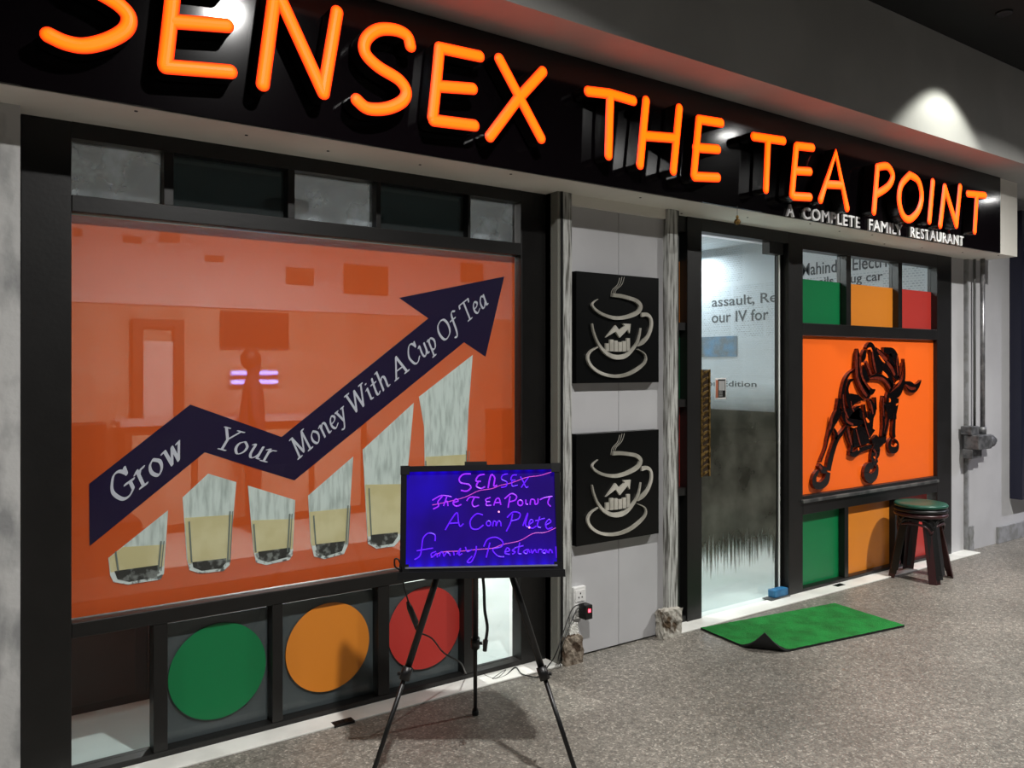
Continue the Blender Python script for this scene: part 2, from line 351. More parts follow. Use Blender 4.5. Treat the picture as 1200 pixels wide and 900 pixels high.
# ================================================================== THE SETTING
struct('floor', MB().box(-6, 16, -9, 0.0, -.12, 0), TERR, 'speckled grey terrazzo corridor floor')
struct('floor', MB().box(-1.5, 9.0, 0.0, 5.1, -.12, 0), TILE, 'white tiled floor inside the shop')
struct('ceiling', MB().box(-6, 16, -9, -.64, 3.65, 3.8), DARKC, 'dark corridor ceiling')
struct('ceiling', MB().box(-1.5, 9.0, .1, 5.1, 2.8, 2.98), newsprint('newsprint_ceiling', 0), 'newsprint papered shop ceiling')
struct('trim_1', MB().box(-6, 16, -.64, .1, 2.98, 3.8), BEAM, 'deep grey beam running above the sign')
fb = struct('trim_2', MB().box(-6, 7.045, -.33, .1, 2.39, 2.98), SOFF, 'pale painted fascia box with its underside above the windows')
sc = MB()
for i in range(17):
    x = .1+i*.42+random.uniform(-.08, .08); y = -.33+.25*random.random()+.03
    sc.lathe([(.006, -.0025), (.006, 0)], (x, y, 2.39), 8)
tag(sc.build('soffit_screws', BLK2, fb), kind='stuff')
struct('wall_left', MB().box(-6, .211, -.12, .1, 0, 2.39), PIERL, 'weathered plaster pier left of the big window')
# front wall between the two windows
wf = thing('wall_front', (2.547, 0, 0), 'grey boarded wall strip between window and door', kind='structure')
MB().box(2.53, 3.41, -.06, .1, 0, 2.39).build('backing', GREYW, wf)
MB().box(2.62, 2.975, -.08, -.06, 0.01, 2.39).build('panel', GREYW, wf)
MB().box(2.979, 3.316, -.08, -.06, 0.01, 2.39).build('panel', GREYW, wf)
MB().box(2.547, 2.560, -.125, -.06, 0, 2.39).build('edge_strip', BLK2, wf)
MB().box(2.530, 2.547, -.118, -.0, 0, 2.39).build('return_board', mat('return_board', '77776f', .6), wf)
MB().box(2.560, 2.622, -.12, -.06, 0, 2.39, bev=.004).build('post', WORN, wf)
MB().box(3.313, 3.392, -.12, -.06, 0, 2.39, bev=.004).build('post', WORN, wf)
MB().box(3.392, 3.410, -.11, .05, 0, 2.39).build('edge_strip', BLK2, wf)
MB().box(2.622, 3.313, -.10, -.08, 2.335, 2.39).build('head_batten', SOFF, wf)
def lumpy(x0, x1, y0, y1, z0, z1, amp, seed):
    bm = bmesh.new(); bmesh.ops.create_cube(bm, size=1); bmesh.ops.subdivide_edges(bm, edges=bm.edges[:], cuts=6, use_grid_fill=True)
    R = random.Random(seed)
    for v in bm.verts:
        v.co = Vector((x0+(v.co.x+.5)*(x1-x0), y0+(v.co.y+.5)*(y1-y0), z0+(v.co.z+.5)*(z1-z0)))
        if v.co.z > z0+.001: v.co += Vector((R.uniform(-amp, amp), R.uniform(-amp, amp), R.uniform(-amp, amp)))
    mb = MB(); bm.verts.index_update(); mb.add([v.co for v in bm.verts], [[v.index for v in f.verts] for f in bm.faces]); bm.free(); return mb
lumpy(2.552, 2.665, -.155, -.09, 0, .14, .006, 3).build('masonry_stub', RUBBLE, wf)
lumpy(2.60, 2.655, -.13, -.085, .13, .195, .003, 5).build('plaster_stub', MARB, wf)
lumpy(3.245, 3.385, -.155, -.09, 0, .155, .006, 8).build('masonry_stub', RUBW, wf)
# right of the shop
struct('wall_right', MB().box(6.63, 6.845, -.01, .1, 0, 2.39), GREYW, 'narrow grey wall strip right of the bull window')
wr = thing('wall_side', (6.9, 0, 0), 'grey plaster wall with pipework at the far right', kind='structure')
MB().box(6.88, 14, -.03, .1, 0, 2.98).build('plaster', GREYW, wr)
MB().box(6.862, 6.882, -.034, .1, 0, 2.39).build('edge_strip', SKIRT, wr)
MB().box(6.845, 6.862, .04, .1, 0, 2.39).build('gap', BLK2, wr)
lumpy(6.865, 6.93, -.05, -.03, 0, .20, .004, 2).build('plaster_stub', SKIRT, wr)
struct('baseboard_right', MB().box(7.36, 13, -.05, -.03, 0, .14, bev=.003), SKIRT, 'grey stone skirting at the far right')
struct('threshold', MB().box(.2, 2.548, -.135, 0.0, 0, .008, bev=.002), MARB, 'white marble strip along the foot of the big poster window')
struct('threshold', MB().box(3.39, 6.86, -.135, 0.0, 0, .008, bev=.002), MARB, 'white marble strip along the foot of the door and bull window')
struct('wall_left', MB().box(-1.5, -1.4, .1, 5.1, 0, 2.98), INW, 'left wall inside the shop')
wb = thing('wall_back', (0, 5, 0), 'back wall inside the shop papered with newsprint above', kind='structure')
MB().box(-1.5, 9, 5.0, 5.1, 0, 2.1).build('lower_wall', INW, wb)
MB().box(-1.5, 9, 4.97, 5.1, 2.1, 2.98).build('newsprint_band', NEWSX, wb)
NPH = mat('newsprint_brown_photo', '8a6a52', .6, col2='6a4a3a', scale=8)
for a_, b_, c_, d_ in ((187, 262, 211, 283), (144, 278, 166, 284), (335, 315, 368, 333), (403, 313, 455, 344), (86, 268, 96, 276), (540, 310, 566, 330), (240, 300, 262, 306)):
    q0, q1 = P(a_, d_, 8.29), P(c_, b_, 8.29); MB().box(q0[0], q1[0], 4.962, 4.97, q0[2], q1[2]).build('picture', NPH, wb)
ws = thing('wall_right', (6.9, 2, 0), 'newsprint papered right wall inside the shop', kind='structure')
MB().box(6.9, 7.0, .1, 5.0, 1.05, 2.98).build('newsprint_paper', NEWSY, ws)
MB().box(6.87, 7.0, .1, 5.0, 0.0, 1.05).build('wainscot', DWOOD, ws)
INKG = mat('newsprint_ink', '4c5055', .7)
def side_text(s, ya, yb, z0, z1, bold=.01):          # text on the right inner wall, read from back (ya) to front (yb)
    t = text_mb(s, ya, yb, z0, z1, 0, .002, bold)
    t.v = [(6.897+v[1]*.5, v[0], v[2]) for v in t.v]; t.f = [f[::-1] for f in t.f]
    t.build('headline', INKG, ws)
side_text('Mahindra Electric', 1.56, .62, 2.40, 2.52)
side_text('unveils  Plug car', 1.56, .72, 2.26, 2.37)
side_text('assault, Re', 2.70, 1.85, 2.15, 2.27); side_text('our IV for', 2.70, 1.95, 1.99, 2.11)
side_text('London Edition', 3.1, 2.1, 1.30, 1.36)
MB().box(6.893, 6.899, 2.35, 2.95, 1.62, 1.84).build('picture', mat('newsprint_photo', '5f86a8', .6, col2='6b6f70', scale=4), ws)

# ------------------------------------------------------------------ windows
FD, BD = 3.31, 3.36        # frame face, glazing plane (distance from the camera line)
YF, YB = FD+CY, BD+CY
def unit(root, x_left, x_right, rows, z_top=2.39, sill=.03):
    """rows: list of (z0, z1, [(front px, back px)...]) openings. Builds stiles, rails, mullions, one object each."""
    zs = sorted(rows, key=lambda r: r[0])
    xl = min(X(r[2][0][0], FD) for r in rows); xr = max(X(r[2][-1][1], BD) for r in rows)
    MB().box(x_left, xl, YF, .06, 0, z_top, bev=.003).build('stile', BLK, root)
    MB().box(xr, x_right, YF, .06, 0, z_top, bev=.003).build('stile', BLK, root)
    prev = 0
    for z0, z1, ops in zs:
        MB().box(xl, xr, YF, .06, prev, z0, bev=.003).build('rail', BLK, root); prev = z1
        for a, b in zip(ops[:-1], ops[1:]):
            MB().box(X(a[1], BD), X(b[0], FD), YF+.004, .06, z0, z1, bev=.002).build('mullion', BLK, root)
    MB().box(xl, xr, YF, .06, prev, z_top).build('rail', BLK, root)
    return xl, xr
def pane(root, fx, bx, z0, z1, m, name='pane', y=YB, t=.006):
    return MB().box(X(fx, FD), X(bx, BD), y, y+t, z0, z1).build(name, m, root)
w1 = thing('window_1', (1.37, 0, 0), 'big black framed shop window on the left', kind='structure')
T1 = [(84, 189), (204, 333), (346, 436), (447, 543), (552, 603)]
L1 = [(84, 177), (197, 315), (332, 438), (457, 538), (558, 597)]
unit(w1, .219, 2.53, [(2.126, 2.331, T1), (.576, 2.065, [(84, 604)]), (.03, .52, L1)])
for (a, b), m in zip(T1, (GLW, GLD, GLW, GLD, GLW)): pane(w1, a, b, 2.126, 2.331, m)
pane(w1, 84, 604, .576, 2.065, GL, y=YB-.012, t=.005)
for i, (a, b) in enumerate(L1):
    p_ = pane(w1, a, b, .03, .52, GL)
    if 0 < i < 4: MB().box(X(a, FD)+.002, X(b, BD)-.002, YB+.008, YB+.012, .03, .50).build('privacy_film', GFILM, p_)
for i, (px, py, r, m, nm) in enumerate(((256, 786, .192, GREEN, 'green'), (385, 758, .192, AMBER, 'amber'), (498, 735.5, .192, RED, 'red'))):
    c = P(px, py, BD); mb = MB(); mb.prism([(c[0]+r*math.cos(k*math.pi/32), c[2]+r*math.sin(k*math.pi/32)) for k in range(64)], YB-.002, YB-.0004)
    o = mb.build('round_sticker', m); tag(o, 'round %s film disc on the low window pane' % nm, 'sticker')
# side light
w2 = thing('window_2', (3.5, 0, 0), 'narrow black framed side light left of the door', kind='structure')
MB().box(3.575, 3.70, YF, .06, 0, 2.39, bev=.003).build('stile', BLK, w2)
for z in (.0, .75, 1.27, 1.72): MB().box(3.41, 3.575, YF+.01, .06, z, z+.045).build('rail', BLK, w2)
MB().box(3.41, 3.575, YF+.01, .06, 2.30, 2.39).build('rail', BLK, w2)
for z0, z1, m in ((.045, .75, GLD), (.795, 1.27, RED), (1.315, 1.72, GREEN), (1.765, 2.13, AMBER), (2.13, 2.3, GLD)):
    MB().box(3.41, 3.575, YB+.01, YB+.016, z0, z1).build('pane', m, w2)
# door
d1 = thing('door_1', (3.72, .05, 0), 'frameless glass shop door', kind='structure')
gp = MB().box(3.725, 4.49, .048, .06, .012, 2.30).build('glass_leaf', DGL, d1)
MB().box(3.727, 4.488, .043, .047, .10, 1.45).build('smeared_film', FROST, gp)
MB().box(4.385, 4.525, -.022, .034, .012, .062, bev=.006).build('floor_hinge', BLUEP, d1)
MB().box(4.33, 4.528, -.035, .034, .008, .014).build('hinge_plate', STEEL, d1)
hx0, hx1 = X(818.5, 3.33), X(829, 3.33); hz0, hz1 = Zp(824, 558, 3.33), Zp(824, 433, 3.33)
hd = MB().box(hx0, hx1, -.018, .0, hz0, hz1, bev=.002).build('handle', mat('handle_wood', '2a1c10', .4), d1)
for xx in (hx0-.001, hx1-.010): MB().box(xx, xx+.011, -.024, -.016, hz0, hz1).build('gold_edge', GOLD, hd)
for k in range(16):
    z = hz0+.02+k*(hz1-hz0-.04)/15; mb = MB()
    ribbon(mb, smooth_path([(hx0+.010, z-.014, .004), (hx0+.03, z, .008), (hx1-.010, z+.014, .004)], 3), -.023, -.017); mb.build('gold_inlay', GOLD, hd)
for z in (hz0+.04, hz1-.05): MB().tube([(hx0+.02, 0, z), (hx0+.02, .048, z)], .01).build('standoff', STEEL, hd)
fr = thing('door_2', (4.6, 0, 0), 'black door frame', kind='structure')
MB().box(3.70, 4.53, YF, .06, 2.315, 2.39).build('head', BLK, fr)
MB().box(4.36, 4.50, .0, .058, 2.24, 2.315).build('head_closer', BLK, fr)
MB().box(4.49, 4.532, .035, .06, 0, 2.315).build('jamb', BLK, fr)
MB().box(4.494, 4.500, .025, .035, 0.02, 2.26).build('seal', WPLAS, fr)
# right window
w3 = thing('window_3', (5.5, 0, 0), 'black framed shop window with coloured panes on the right', kind='structure')
T3 = [(942, 985), (998, 1046), (1058, 1091)]; L3 = [(941, 983), (995, 1042), (1054, 1086)]
xl, xr = unit(w3, 4.532, 6.63, [(1.80, 2.29, T3), (.645, 1.72, [(941, 1091)]), (.03, .52, L3)])
for (a, b), m in zip(T3, (GREEN, AMBER, RED)):
    pane(w3, a, b, 2.10, 2.29, GL); pane(w3, a, b, 1.80, 2.10, m)
for (a, b), m in zip(L3, (GREEN, AMBER, RED)): pane(w3, a, b, .03, .52, m)
MB().box(xl-.02, 6.40, YF-.02, YF+.004, .60, .622, bev=.003).build('ledge', STEEL, w3)

# ================================================================== BIG WINDOW POSTER
YP = YB+.004
po = thing('window_poster', (1.37, YP, .58), 'large orange poster of rising tea glasses and navy arrow behind left window glass', 'poster')
MB().box(X(84, FD)+.002, X(604, BD)-.002, YP, YP+.002, .58, 2.062).build('backing_film', ORNG, po)
DP = BD+.002
def poly(px, D=DP): return [(P(x, y, D)[0], P(x, y, D)[2]) for x, y in px]
from mathutils.geometry import tessellate_polygon
def flat(mb, pts, y0, y1, mi=0):
    tri = tessellate_polygon([[Vector((p[0], p[1], 0)) for p in pts]])
    for t in tri: mb.prism([pts[i] for i in t], y0, y1, mi)
    return mb
mb = MB()
flat(mb, poly([(104.5, 567), (223, 474), (330, 512), (345, 563), (240, 530), (105, 640)]), YP-.002, YP-.0005)
flat(mb, poly([(330, 512), (502, 373), (468, 349), (591, 324), (569, 418), (544, 401), (345, 563)]), YP-.002, YP-.0005)
mb.build('arrow', NAVY, po)
GLS = [ # outline, tea top (left,right), base top (left,right)
 ([(127, 654), (197, 598), (192, 672), (188, 679), (150, 685), (133, 682), (129, 674)], (642, 638), (671, 663)),
 ([(214, 583), (244, 555), (277, 565), (273, 610), (269, 662), (262, 669), (234, 672), (222, 668), (219, 655)], (607, 603), (661, 655)),
 ([(290.5, 569), (346, 586), (343, 650), (339, 656), (312, 662), (300, 659), (297, 645)], (610, 608), (649, 643)),
 ([(361, 581), (414, 535), (407, 640), (403, 649), (380, 655), (368, 652), (364, 635)], (600, 595), (640, 635)),
 ([(425, 527), (485, 472), (480, 530), (469, 632), (462, 640), (441, 643), (431, 637)], (568, 567), (629, 624)),
 ([(491, 465), (554, 416), (549, 480), (546, 560), (542, 618), (534, 626), (508, 629), (499, 622), (497, 500)], (536, 532), (612, 608))]
def clip_below(pts, l, r, x0, x1):         # keep the part of a pixel outline below a line (y down)
    f = lambda p: p[1]-(l+(r-l)*(p[0]-x0)/(x1-x0))
    out = []
    for i in range(len(pts)):
        a, b = pts[i], pts[(i+1) % len(pts)]; fa, fb_ = f(a), f(b)
        if fa >= 0: out.append(a)
        if fa*fb_ < 0: t = fa/(fa-fb_); out.append((a[0]+(b[0]-a[0])*t, a[1]+(b[1]-a[1])*t))
    return out
def shrink(pts, kx, ky=0):
    cx = sum(p[0] for p in pts)/len(pts); return [(cx+(p[0]-cx)*kx, p[1]-ky) for p in pts]
for out, tea, base in GLS:
    x0 = min(p[0] for p in out); x1 = max(p[0] for p in out)
    g = flat(MB(), poly(out), YP-.0020, YP-.0006).build('tea_glass', PGLS, po)
    t_ = clip_below(out, tea[0], tea[1], x0, x1); flat(MB(), poly(shrink(t_, .97)), YP-.0028, YP-.0021).build('tea', PTEA, g)
    b_ = clip_below(out, base[0], base[1], x0, x1)
    flat(MB(), poly(b_), YP-.0036, YP-.0029).build('base_rim', PEDGE, g)
    b2 = clip_below(out, base[0]+1.5, base[1]+1.5, x0, x1); flat(MB(), poly(shrink(b2, .82, 3.2)), YP-.0044, YP-.0037).build('base', PBASE, g)
    sm_ = MATS.get('printed_streak') or mat('printed_streak', '7d837c', .5)
    for q, w in ((.12, .003), (.88, .003), (.93, .002)):
        xx = x0+(x1-x0)*q; ribbon(mb := MB(), [(*poly([(xx, tea[0]+(4 if q < .5 else -8))])[0], w), (*poly([(xx+(x0+x1-2*xx)*.06, base[0]-2)])[0], w)], YP-.0050, YP-.0045)
        mb.build('side_streak', sm_, g)
# lettering with a broad nib
GLY = {
 'G': (.98, [[(.80, .80), (.62, .99), (.36, .97), (.12, .62), (.12, .35), (.32, .04), (.58, .0), (.82, .14)], '|', [(.82, .14), (.82, .44)], [(.60, .44), (.98, .44)], [(.84, 1.0), (.82, .74)]]),
 'r': (.48, ['|', [(.02, .54), (.15, .62), (.15, 0)], [(.0, 0), (.30, 0)], [(.15, .42), (.28, .58), (.44, .60)]]),
 'o': (.62, [[(.30, .62), (.10, .48), (.07, .22), (.26, .0), (.48, .15), (.52, .42), (.30, .62)]]),
 'w': (.92, ['|', [(.0, .60), (.14, .62), (.20, .02), (.46, .6), (.50, .02), (.80, .62), (.68, .60)]]),
 'Y': (.82, ['|', [(.05, 1), (.4, .5), (.4, 0)], [(.4, .5), (.78, 1)], [(-.02, 1), (.22, 1)], [(.62, 1), (.92, 1)], [(.25, 0), (.57, 0)]]),
 'u': (.66, [[(.02, .58), (.13, .62), (.13, .18), (.25, .0), (.42, .10), (.52, .28)], '|', [(.52, .62), (.52, .04), (.64, .04)]]),
 'M': (1.15, ['|', [(.15, 0), (.2, 1), (.52, .1), (.9, 1), (.95, 0)], [(.02, 0), (.30, 0)], [(.8, 0), (1.1, 0)], [(.05, 1), (.22, 1)], [(.9, 1), (1.05, 1)]]),
 'n': (.66, ['|', [(.02, .56), (.14, .62), (.14, 0)], 's', [(.14, .42), (.32, .62), (.48, .52), (.49, .06), (.62, .03)]]),
 'e': (.54, [[(.08, .30), (.34, .34), (.46, .48), (.30, .62), (.10, .45), (.08, .18), (.24, .0), (.48, .12)]]),
 'y': (.60, ['|', [(.05, .62), (.28, .05)], [(-.02, .62), (.18, .62)], [(.42, .62), (.62, .62)], 's', [(.55, .62), (.30, .05), (.12, -.28), (-.05, -.26)]]),
 'W': (1.18, ['|', [(.08, 1), (.3, 0), (.6, .95), (.8, 0), (1.12, 1)], [(-.02, 1), (.24, 1)], [(.98, 1), (1.22, 1)]]),
 'i': (.32, ['|', [(.02, .56), (.13, .62), (.13, .05), (.25, .03)], [(.13, .86), (.15, .84)]]),
 't': (.40, [[(.20, .88), (.16, .12), (.28, .0), (.38, .08)], '|', [(.02, .62), (.36, .62)]]),
 'h': (.68, ['|', [(.02, .98), (.14, 1), (.14, 0)], 's', [(.14, .42), (.32, .62), (.48, .52), (.49, .06), (.62, .03)]]),
 'A': (.95, ['|', [(.08, 0), (.50, 1), (.84, 0)], [(.22, .36), (.70, .36)], [(.0, 0), (.22, 0)], [(.70, 0), (.97, 0)]]),
 'C': (.85, [[(.80, .78), (.62, .99), (.36, .97), (.12, .62), (.12, .35), (.32, .02), (.58, .0), (.80, .18)], '|', [(.82, 1.0), (.80, .74)]]),
 'p': (.64, ['|', [(.04, .58), (.14, .62), (.14, -.3)], [(.02, -.3), (.28, -.3)], 's', [(.14, .45), (.32, .62), (.54, .42), (.48, .1), (.30, .0), (.14, .1)]]),
 'O': (.98, [[(.48, 1), (.18, .85), (.10, .45), (.26, .06), (.50, .0), (.80, .18), (.86, .58), (.72, .92), (.48, 1)]]),
 'f': (.40, [[(.52, .92), (.36, 1), (.22, .82), (.18, .0), (.08, -.28), (-.06, -.24)], '|', [(.02, .62), (.40, .62)]]),
 'T': (.84, ['|', [(.03, .84), (.05, 1), (.85, 1), (.83, .84)], [(.45, 1), (.45, 0)], [(.28, 0), (.62, 0)]]),
 'a': (.60, [[(.46, .54), (.28, .62), (.08, .38), (.10, .06), (.26, .02), (.46, .26)], '|', [(.50, .62), (.48, .04), (.60, .04)]])}
def nib_word(mb, word, org, dirx, diry, sx, sz, y0, y1, slant=.22, space=.5, nib=(.060, .022)):
    """org: (X,Z) baseline start; dirx, diry: unit vectors of baseline and of up; sx,sz: size along each."""
    pen = 0; na = math.radians(20)
    hexa = []
    for k in range(8):
        a = k*math.pi/4; ux, uz = nib[0]*math.cos(a), nib[1]*math.sin(a)
        hexa.append((ux*math.cos(na)-uz*math.sin(na), ux*math.sin(na)+uz*math.cos(na)))
    def hull(ps):
        ps = sorted(set(ps)); 
        def half(q):
            h = []
            for p in q:
                while len(h) > 1 and (h[-1][0]-h[-2][0])*(p[1]-h[-2][1])-(h[-1][1]-h[-2][1])*(p[0]-h[-2][0]) <= 0: h.pop()
                h.append(p)
            return h[:-1]
        return half(ps)+half(ps[::-1])
    def tf(q): x, z = q[0]+slant*q[1], q[1]; return (org[0]+dirx[0]*x*sx+diry[0]*z*sz, org[1]+dirx[1]*x*sx+diry[1]*z*sz)
    for ch in word:
        if ch == ' ': pen += space; continue
        w, st = GLY[ch]; sm = True
        for s_ in st:
            if s_ == '|': sm = False; continue
            if s_ == 's': sm = True; continue
            pp = smooth_path(s_, 4) if sm else s_
            for a, b in zip(pp[:-1], pp[1:]):
                jit = random.uniform(0, .0006)
                h = hull([(round(pen+q[0]+e[0], 5), round(q[1]+e[1], 5)) for q in (a, b) for e in hexa])
                mb.prism([tf(q) for q in h], y0-jit, y1)
        pen += w+.08
    return pen
def word_len(word, space=.5): return sum(space if c == ' ' else GLY[c][0]+.08 for c in word)
def baseline_text(word, pa, pb, cap, up_lean=0, name='lettering', nib=(.06, .022)):
    a = poly([pa])[0]; b = poly([pb])[0]; dx, dz = b[0]-a[0], b[1]-a[1]; l = math.hypot(dx, dz)
    d = (dx/l, dz/l); up = (-d[1], d[0])
    mb = MB(); nib_word(mb, word, a, d, up, l/word_len(word), cap, YP-.0036, YP-.0024, nib=nib); return mb.build(name, PWH, po)
baseline_text('Grow', (136, 592), (222, 531), .100, name='word', nib=(.075, .028))
baseline_text('Your', (250, 524), (318, 543), .090, name='word')
for w_, a_, b_ in (('Money', (349, 538), (409, 489)), ('With', (413, 486), (459, 450)), ('A', (463, 446), (480, 433)), ('Cup', (482, 430), (514, 405)), ('Of', (517, 402), (539, 384)), ('Tea', (545, 379), (573, 356))):
    baseline_text(w_, a_, b_, .088, name='word', nib=(.066, .026))

# ================================================================== BULL BOARD
bo = thing('bull_board', (5.5, .0, .65), 'orange board with raised black cutout of a charging bull in right window', 'artwork')
yb0 = .012
MB().box(xl+.001, xr-.001, yb0, yb0+.01, .647, 1.718).build('board', BORNG, bo)
BDB = yb0-CY-.012
pA = lambda x, y: P(980+x/10, 400+y/10, BDB); pB = lambda x, y: P(940+x/9, 480+y/9, BDB)
def rib(pp, f, sc_):
    out = []
    for x, y, w in pp:
        q = f(x, y); t = (BDB/(FPX*c35-s35*((980+x/10 if sc_ == 10 else 940+x/9)-600)))
        out.append((q[0], q[2], max(.0012, w/sc_/2*t*1.5)))
    return smooth_path(out, 4)
RA = [[(235, 85, 10), (235, 160, 50), (238, 260, 70), (240, 370, 70), (262, 470, 75), (305, 560, 80), (350, 615, 80), (375, 600, 40)],
 [(275, 370, 30), (300, 470, 50), (360, 560, 50), (400, 590, 50), (440, 565, 10)],
 [(205, 320, 8), (130, 390, 22), (85, 480, 32), (62, 600, 40), (62, 720, 50), (85, 830, 50), (130, 910, 50)],
 [(190, 445, 10), (140, 470, 30), (112, 560, 32), (120, 650, 50), (140, 740, 50), (170, 820, 25)],
 [(325, 105, 30), (305, 180, 55), (285, 245, 20)], [(300, 290, 20), (310, 350, 60), (330, 420, 70), (365, 460, 25)],
 [(330, 240, 30), (365, 330, 40), (395, 400, 30)], [(335, 80, 15), (385, 45, 50), (435, 75, 15)],
 [(400, 95, 20), (408, 200, 34), (425, 300, 40), (445, 380, 14)],
 [(440, 85, 25), (510, 150, 50), (560, 220, 50)], [(560, 230, 40), (620, 300, 60), (670, 380, 70), (715, 440, 30)],
 [(540, 100, 40), (640, 130, 70), (685, 200, 60), (705, 320, 40), (718, 430, 20)],
 [(610, 150, 40), (630, 230, 50), (665, 300, 40)],
 [(540, 270, 40), (590, 380, 55), (635, 480, 50), (640, 540, 30)],
 [(370, 440, 20), (440, 415, 45), (520, 425, 48), (580, 470, 50), (620, 540, 60), (600, 570, 30)],
 [(778, 205, 8), (785, 300, 16), (782, 420, 26), (750, 530, 55), (700, 600, 80), (610, 640, 40)],
 [(765, 250, 6), (745, 380, 10), (705, 490, 12), (655, 545, 8)],
 [(785, 480, 20), (840, 525, 80), (900, 550, 65), (945, 515, 40), (980, 455, 6)],
 [(375, 680, 30), (400, 740, 50), (425, 810, 60), (400, 870, 60), (385, 920, 60)], [(440, 655, 22), (445, 740, 26), (448, 800, 24)],
 [(540, 640, 22), (532, 720, 28), (538, 800, 30), (545, 910, 30)],
 [(180, 820, 12), (220, 780, 22), (265, 758, 8)], [(312, 740, 22), (322, 820, 26), (340, 910, 30)],
 [(600, 600, 30), (590, 660, 40), (575, 720, 20)], [(20, 670, 30), (10, 760, 40), (-5, 860, 40), (-40, 960, 40)]]
RB = [[(455, 180, 30), (480, 280, 46), (508, 380, 30), (495, 450, 30)], [(485, 460, 20), (540, 470, 40), (600, 425, 36), (720, 385, 26)],
 [(740, 380, 60), (765, 430, 100), (745, 510, 80), (770, 570, 50)],
 [(735, 580, 40), (680, 610, 60), (662, 680, 64), (705, 725, 66), (755, 690, 60), (778, 620, 30), (770, 585, 20)],
 [(900, 0, 60), (900, 80, 44), (880, 180, 34), (860, 260, 40)], [(965, 40, 24), (955, 150, 34), (950, 250, 40), (965, 290, 20)],
 [(925, 310, 20), (905, 370, 32), (930, 425, 46), (985, 415, 36), (992, 350, 20), (950, 308, 18)],
 [(385, 0, 60), (340, 90, 60), (300, 180, 40), (262, 290, 22), (235, 410, 14), (180, 550, 16)],
 [(462, 150, 10), (410, 240, 26), (350, 320, 44), (310, 430, 50), (280, 540, 56), (262, 640, 50)], [(165, 580, 30), (200, 630, 50), (240, 640, 40)],
 [(160, 640, 20), (118, 710, 40), (120, 785, 50), (180, 800, 50), (240, 750, 60), (262, 660, 44)],
 [(320, 200, 16), (345, 260, 34), (335, 310, 26)], [(410, 20, 30), (430, 90, 40), (480, 145, 40), (590, 170, 26)],
 [(840, 60, 20), (845, 160, 26), (830, 280, 20)], [(690, 20, 20), (680, 120, 20)]]
PA_ = [[(150, 610), (240, 625), (310, 690), (250, 700), (200, 730), (170, 770), (130, 700)], [(130, 900), (200, 800), (270, 785), (300, 840), (290, 910), (330, 930)],
 [(395, 80), (435, 85), (480, 150), (540, 240), (545, 350), (480, 370), (440, 380), (415, 250)],
 [(550, 740), (600, 690), (650, 660), (718, 670), (712, 740), (690, 850), (690, 910), (610, 910), (570, 820)]]
PB_ = [[(400, -10), (600, -20), (590, 70), (640, 130), (600, 170), (500, 150), (430, 90)], [(520, 195), (600, 170), (660, 190), (700, 350), (610, 375), (530, 400)],
 [(620, 100), (690, 140), (715, 20), (745, 10), (730, 200), (755, 215), (700, 300)], [(715, 320), (770, 265), (800, 297), (850, 285), (875, 265), (872, 340), (800, 400), (740, 385)]]
mb = MB()
y0_, y1_ = yb0-.024, yb0-.0
for r in RA: ribbon(mb, rib(r, pA, 10), y0_, y1_, 0, 1)
for r in RB: ribbon(mb, rib(r, pB, 9), y0_-.0004, y1_, 0, 1)
for q, f in [(q, pA) for q in PA_]+[(q, pB) for q in PB_]:
    flat(mb, [(f(x, y)[0], f(x, y)[2]) for x, y in q], y0_+.0006, y1_, 0)
mb.build('bull_cutout', [BULLF, BULLS], bo)
MA = [[(222, 100, 14), (215, 200, 34), (215, 320, 34), (225, 420, 30), (260, 520, 30), (300, 590, 30), (340, 640, 20)], [(255, 180, 14), (262, 300, 24), (285, 420, 22), (330, 500, 18), (370, 560, 14)],
 [(400, 100, 14), (412, 210, 24), (430, 300, 24), (448, 370, 10)], [(460, 100, 16), (520, 170, 34), (575, 225, 24)], [(330, 240, 20), (368, 330, 28), (392, 395, 16)], [(575, 245, 24), (630, 320, 34), (665, 400, 24)],
 [(370, 440, 8), (440, 430, 20), (520, 442, 24), (575, 490, 24), (610, 555, 20)], [(790, 505, 10), (850, 550, 24), (910, 550, 14)], [(60, 620, 14), (65, 720, 18), (85, 820, 18), (120, 900, 14)], [(150, 700, 8), (165, 780, 12), (190, 825, 8)],
 [(700, 150, 8), (690, 250, 14), (705, 400, 12)], [(560, 620, 20), (560, 660, 18)], [(375, 700, 14), (395, 770, 18), (410, 850, 14)], [(535, 660, 10), (530, 760, 14), (538, 880, 12)]]
MBL = [[(300, 40, 18), (290, 130, 22), (275, 210, 16)], [(460, 190, 14), (482, 280, 24), (503, 370, 14)], [(550, 200, 8), (570, 280, 14), (598, 380, 12)], [(735, 420, 14), (760, 460, 18), (750, 540, 18)], [(165, 590, 24), (190, 630, 20)],
 [(440, 60, 12), (455, 120, 18), (520, 160, 14)], [(905, 100, 10), (885, 200, 12), (870, 260, 8)], [(620, 30, 8), (650, 160, 10), (690, 290, 12)]]
OA = [[(345, 92, 10), (380, 84, 16), (396, 120, 12)], [(480, 165, 6), (515, 215, 16), (548, 250, 8)], [(520, 365, 30), (560, 400, 24), (585, 425, 10)], [(270, 262, 14), (292, 262, 20), (300, 275, 8)], [(600, 710, 8), (608, 690, 22), (600, 670, 10)], [(680, 745, 16), (705, 730, 10)], [(668, 500, 8), (690, 478, 16), (715, 460, 8)]]
OB = [[(655, 90, 10), (675, 120, 24), (690, 130, 6)], [(950, 390, 6), (965, 370, 20), (980, 365, 6)], [(735, 495, 8), (748, 510, 14)], [(500, 180, 6), (525, 185, 10), (560, 178, 4)], [(575, 400, 16), (575, 430, 12)]]
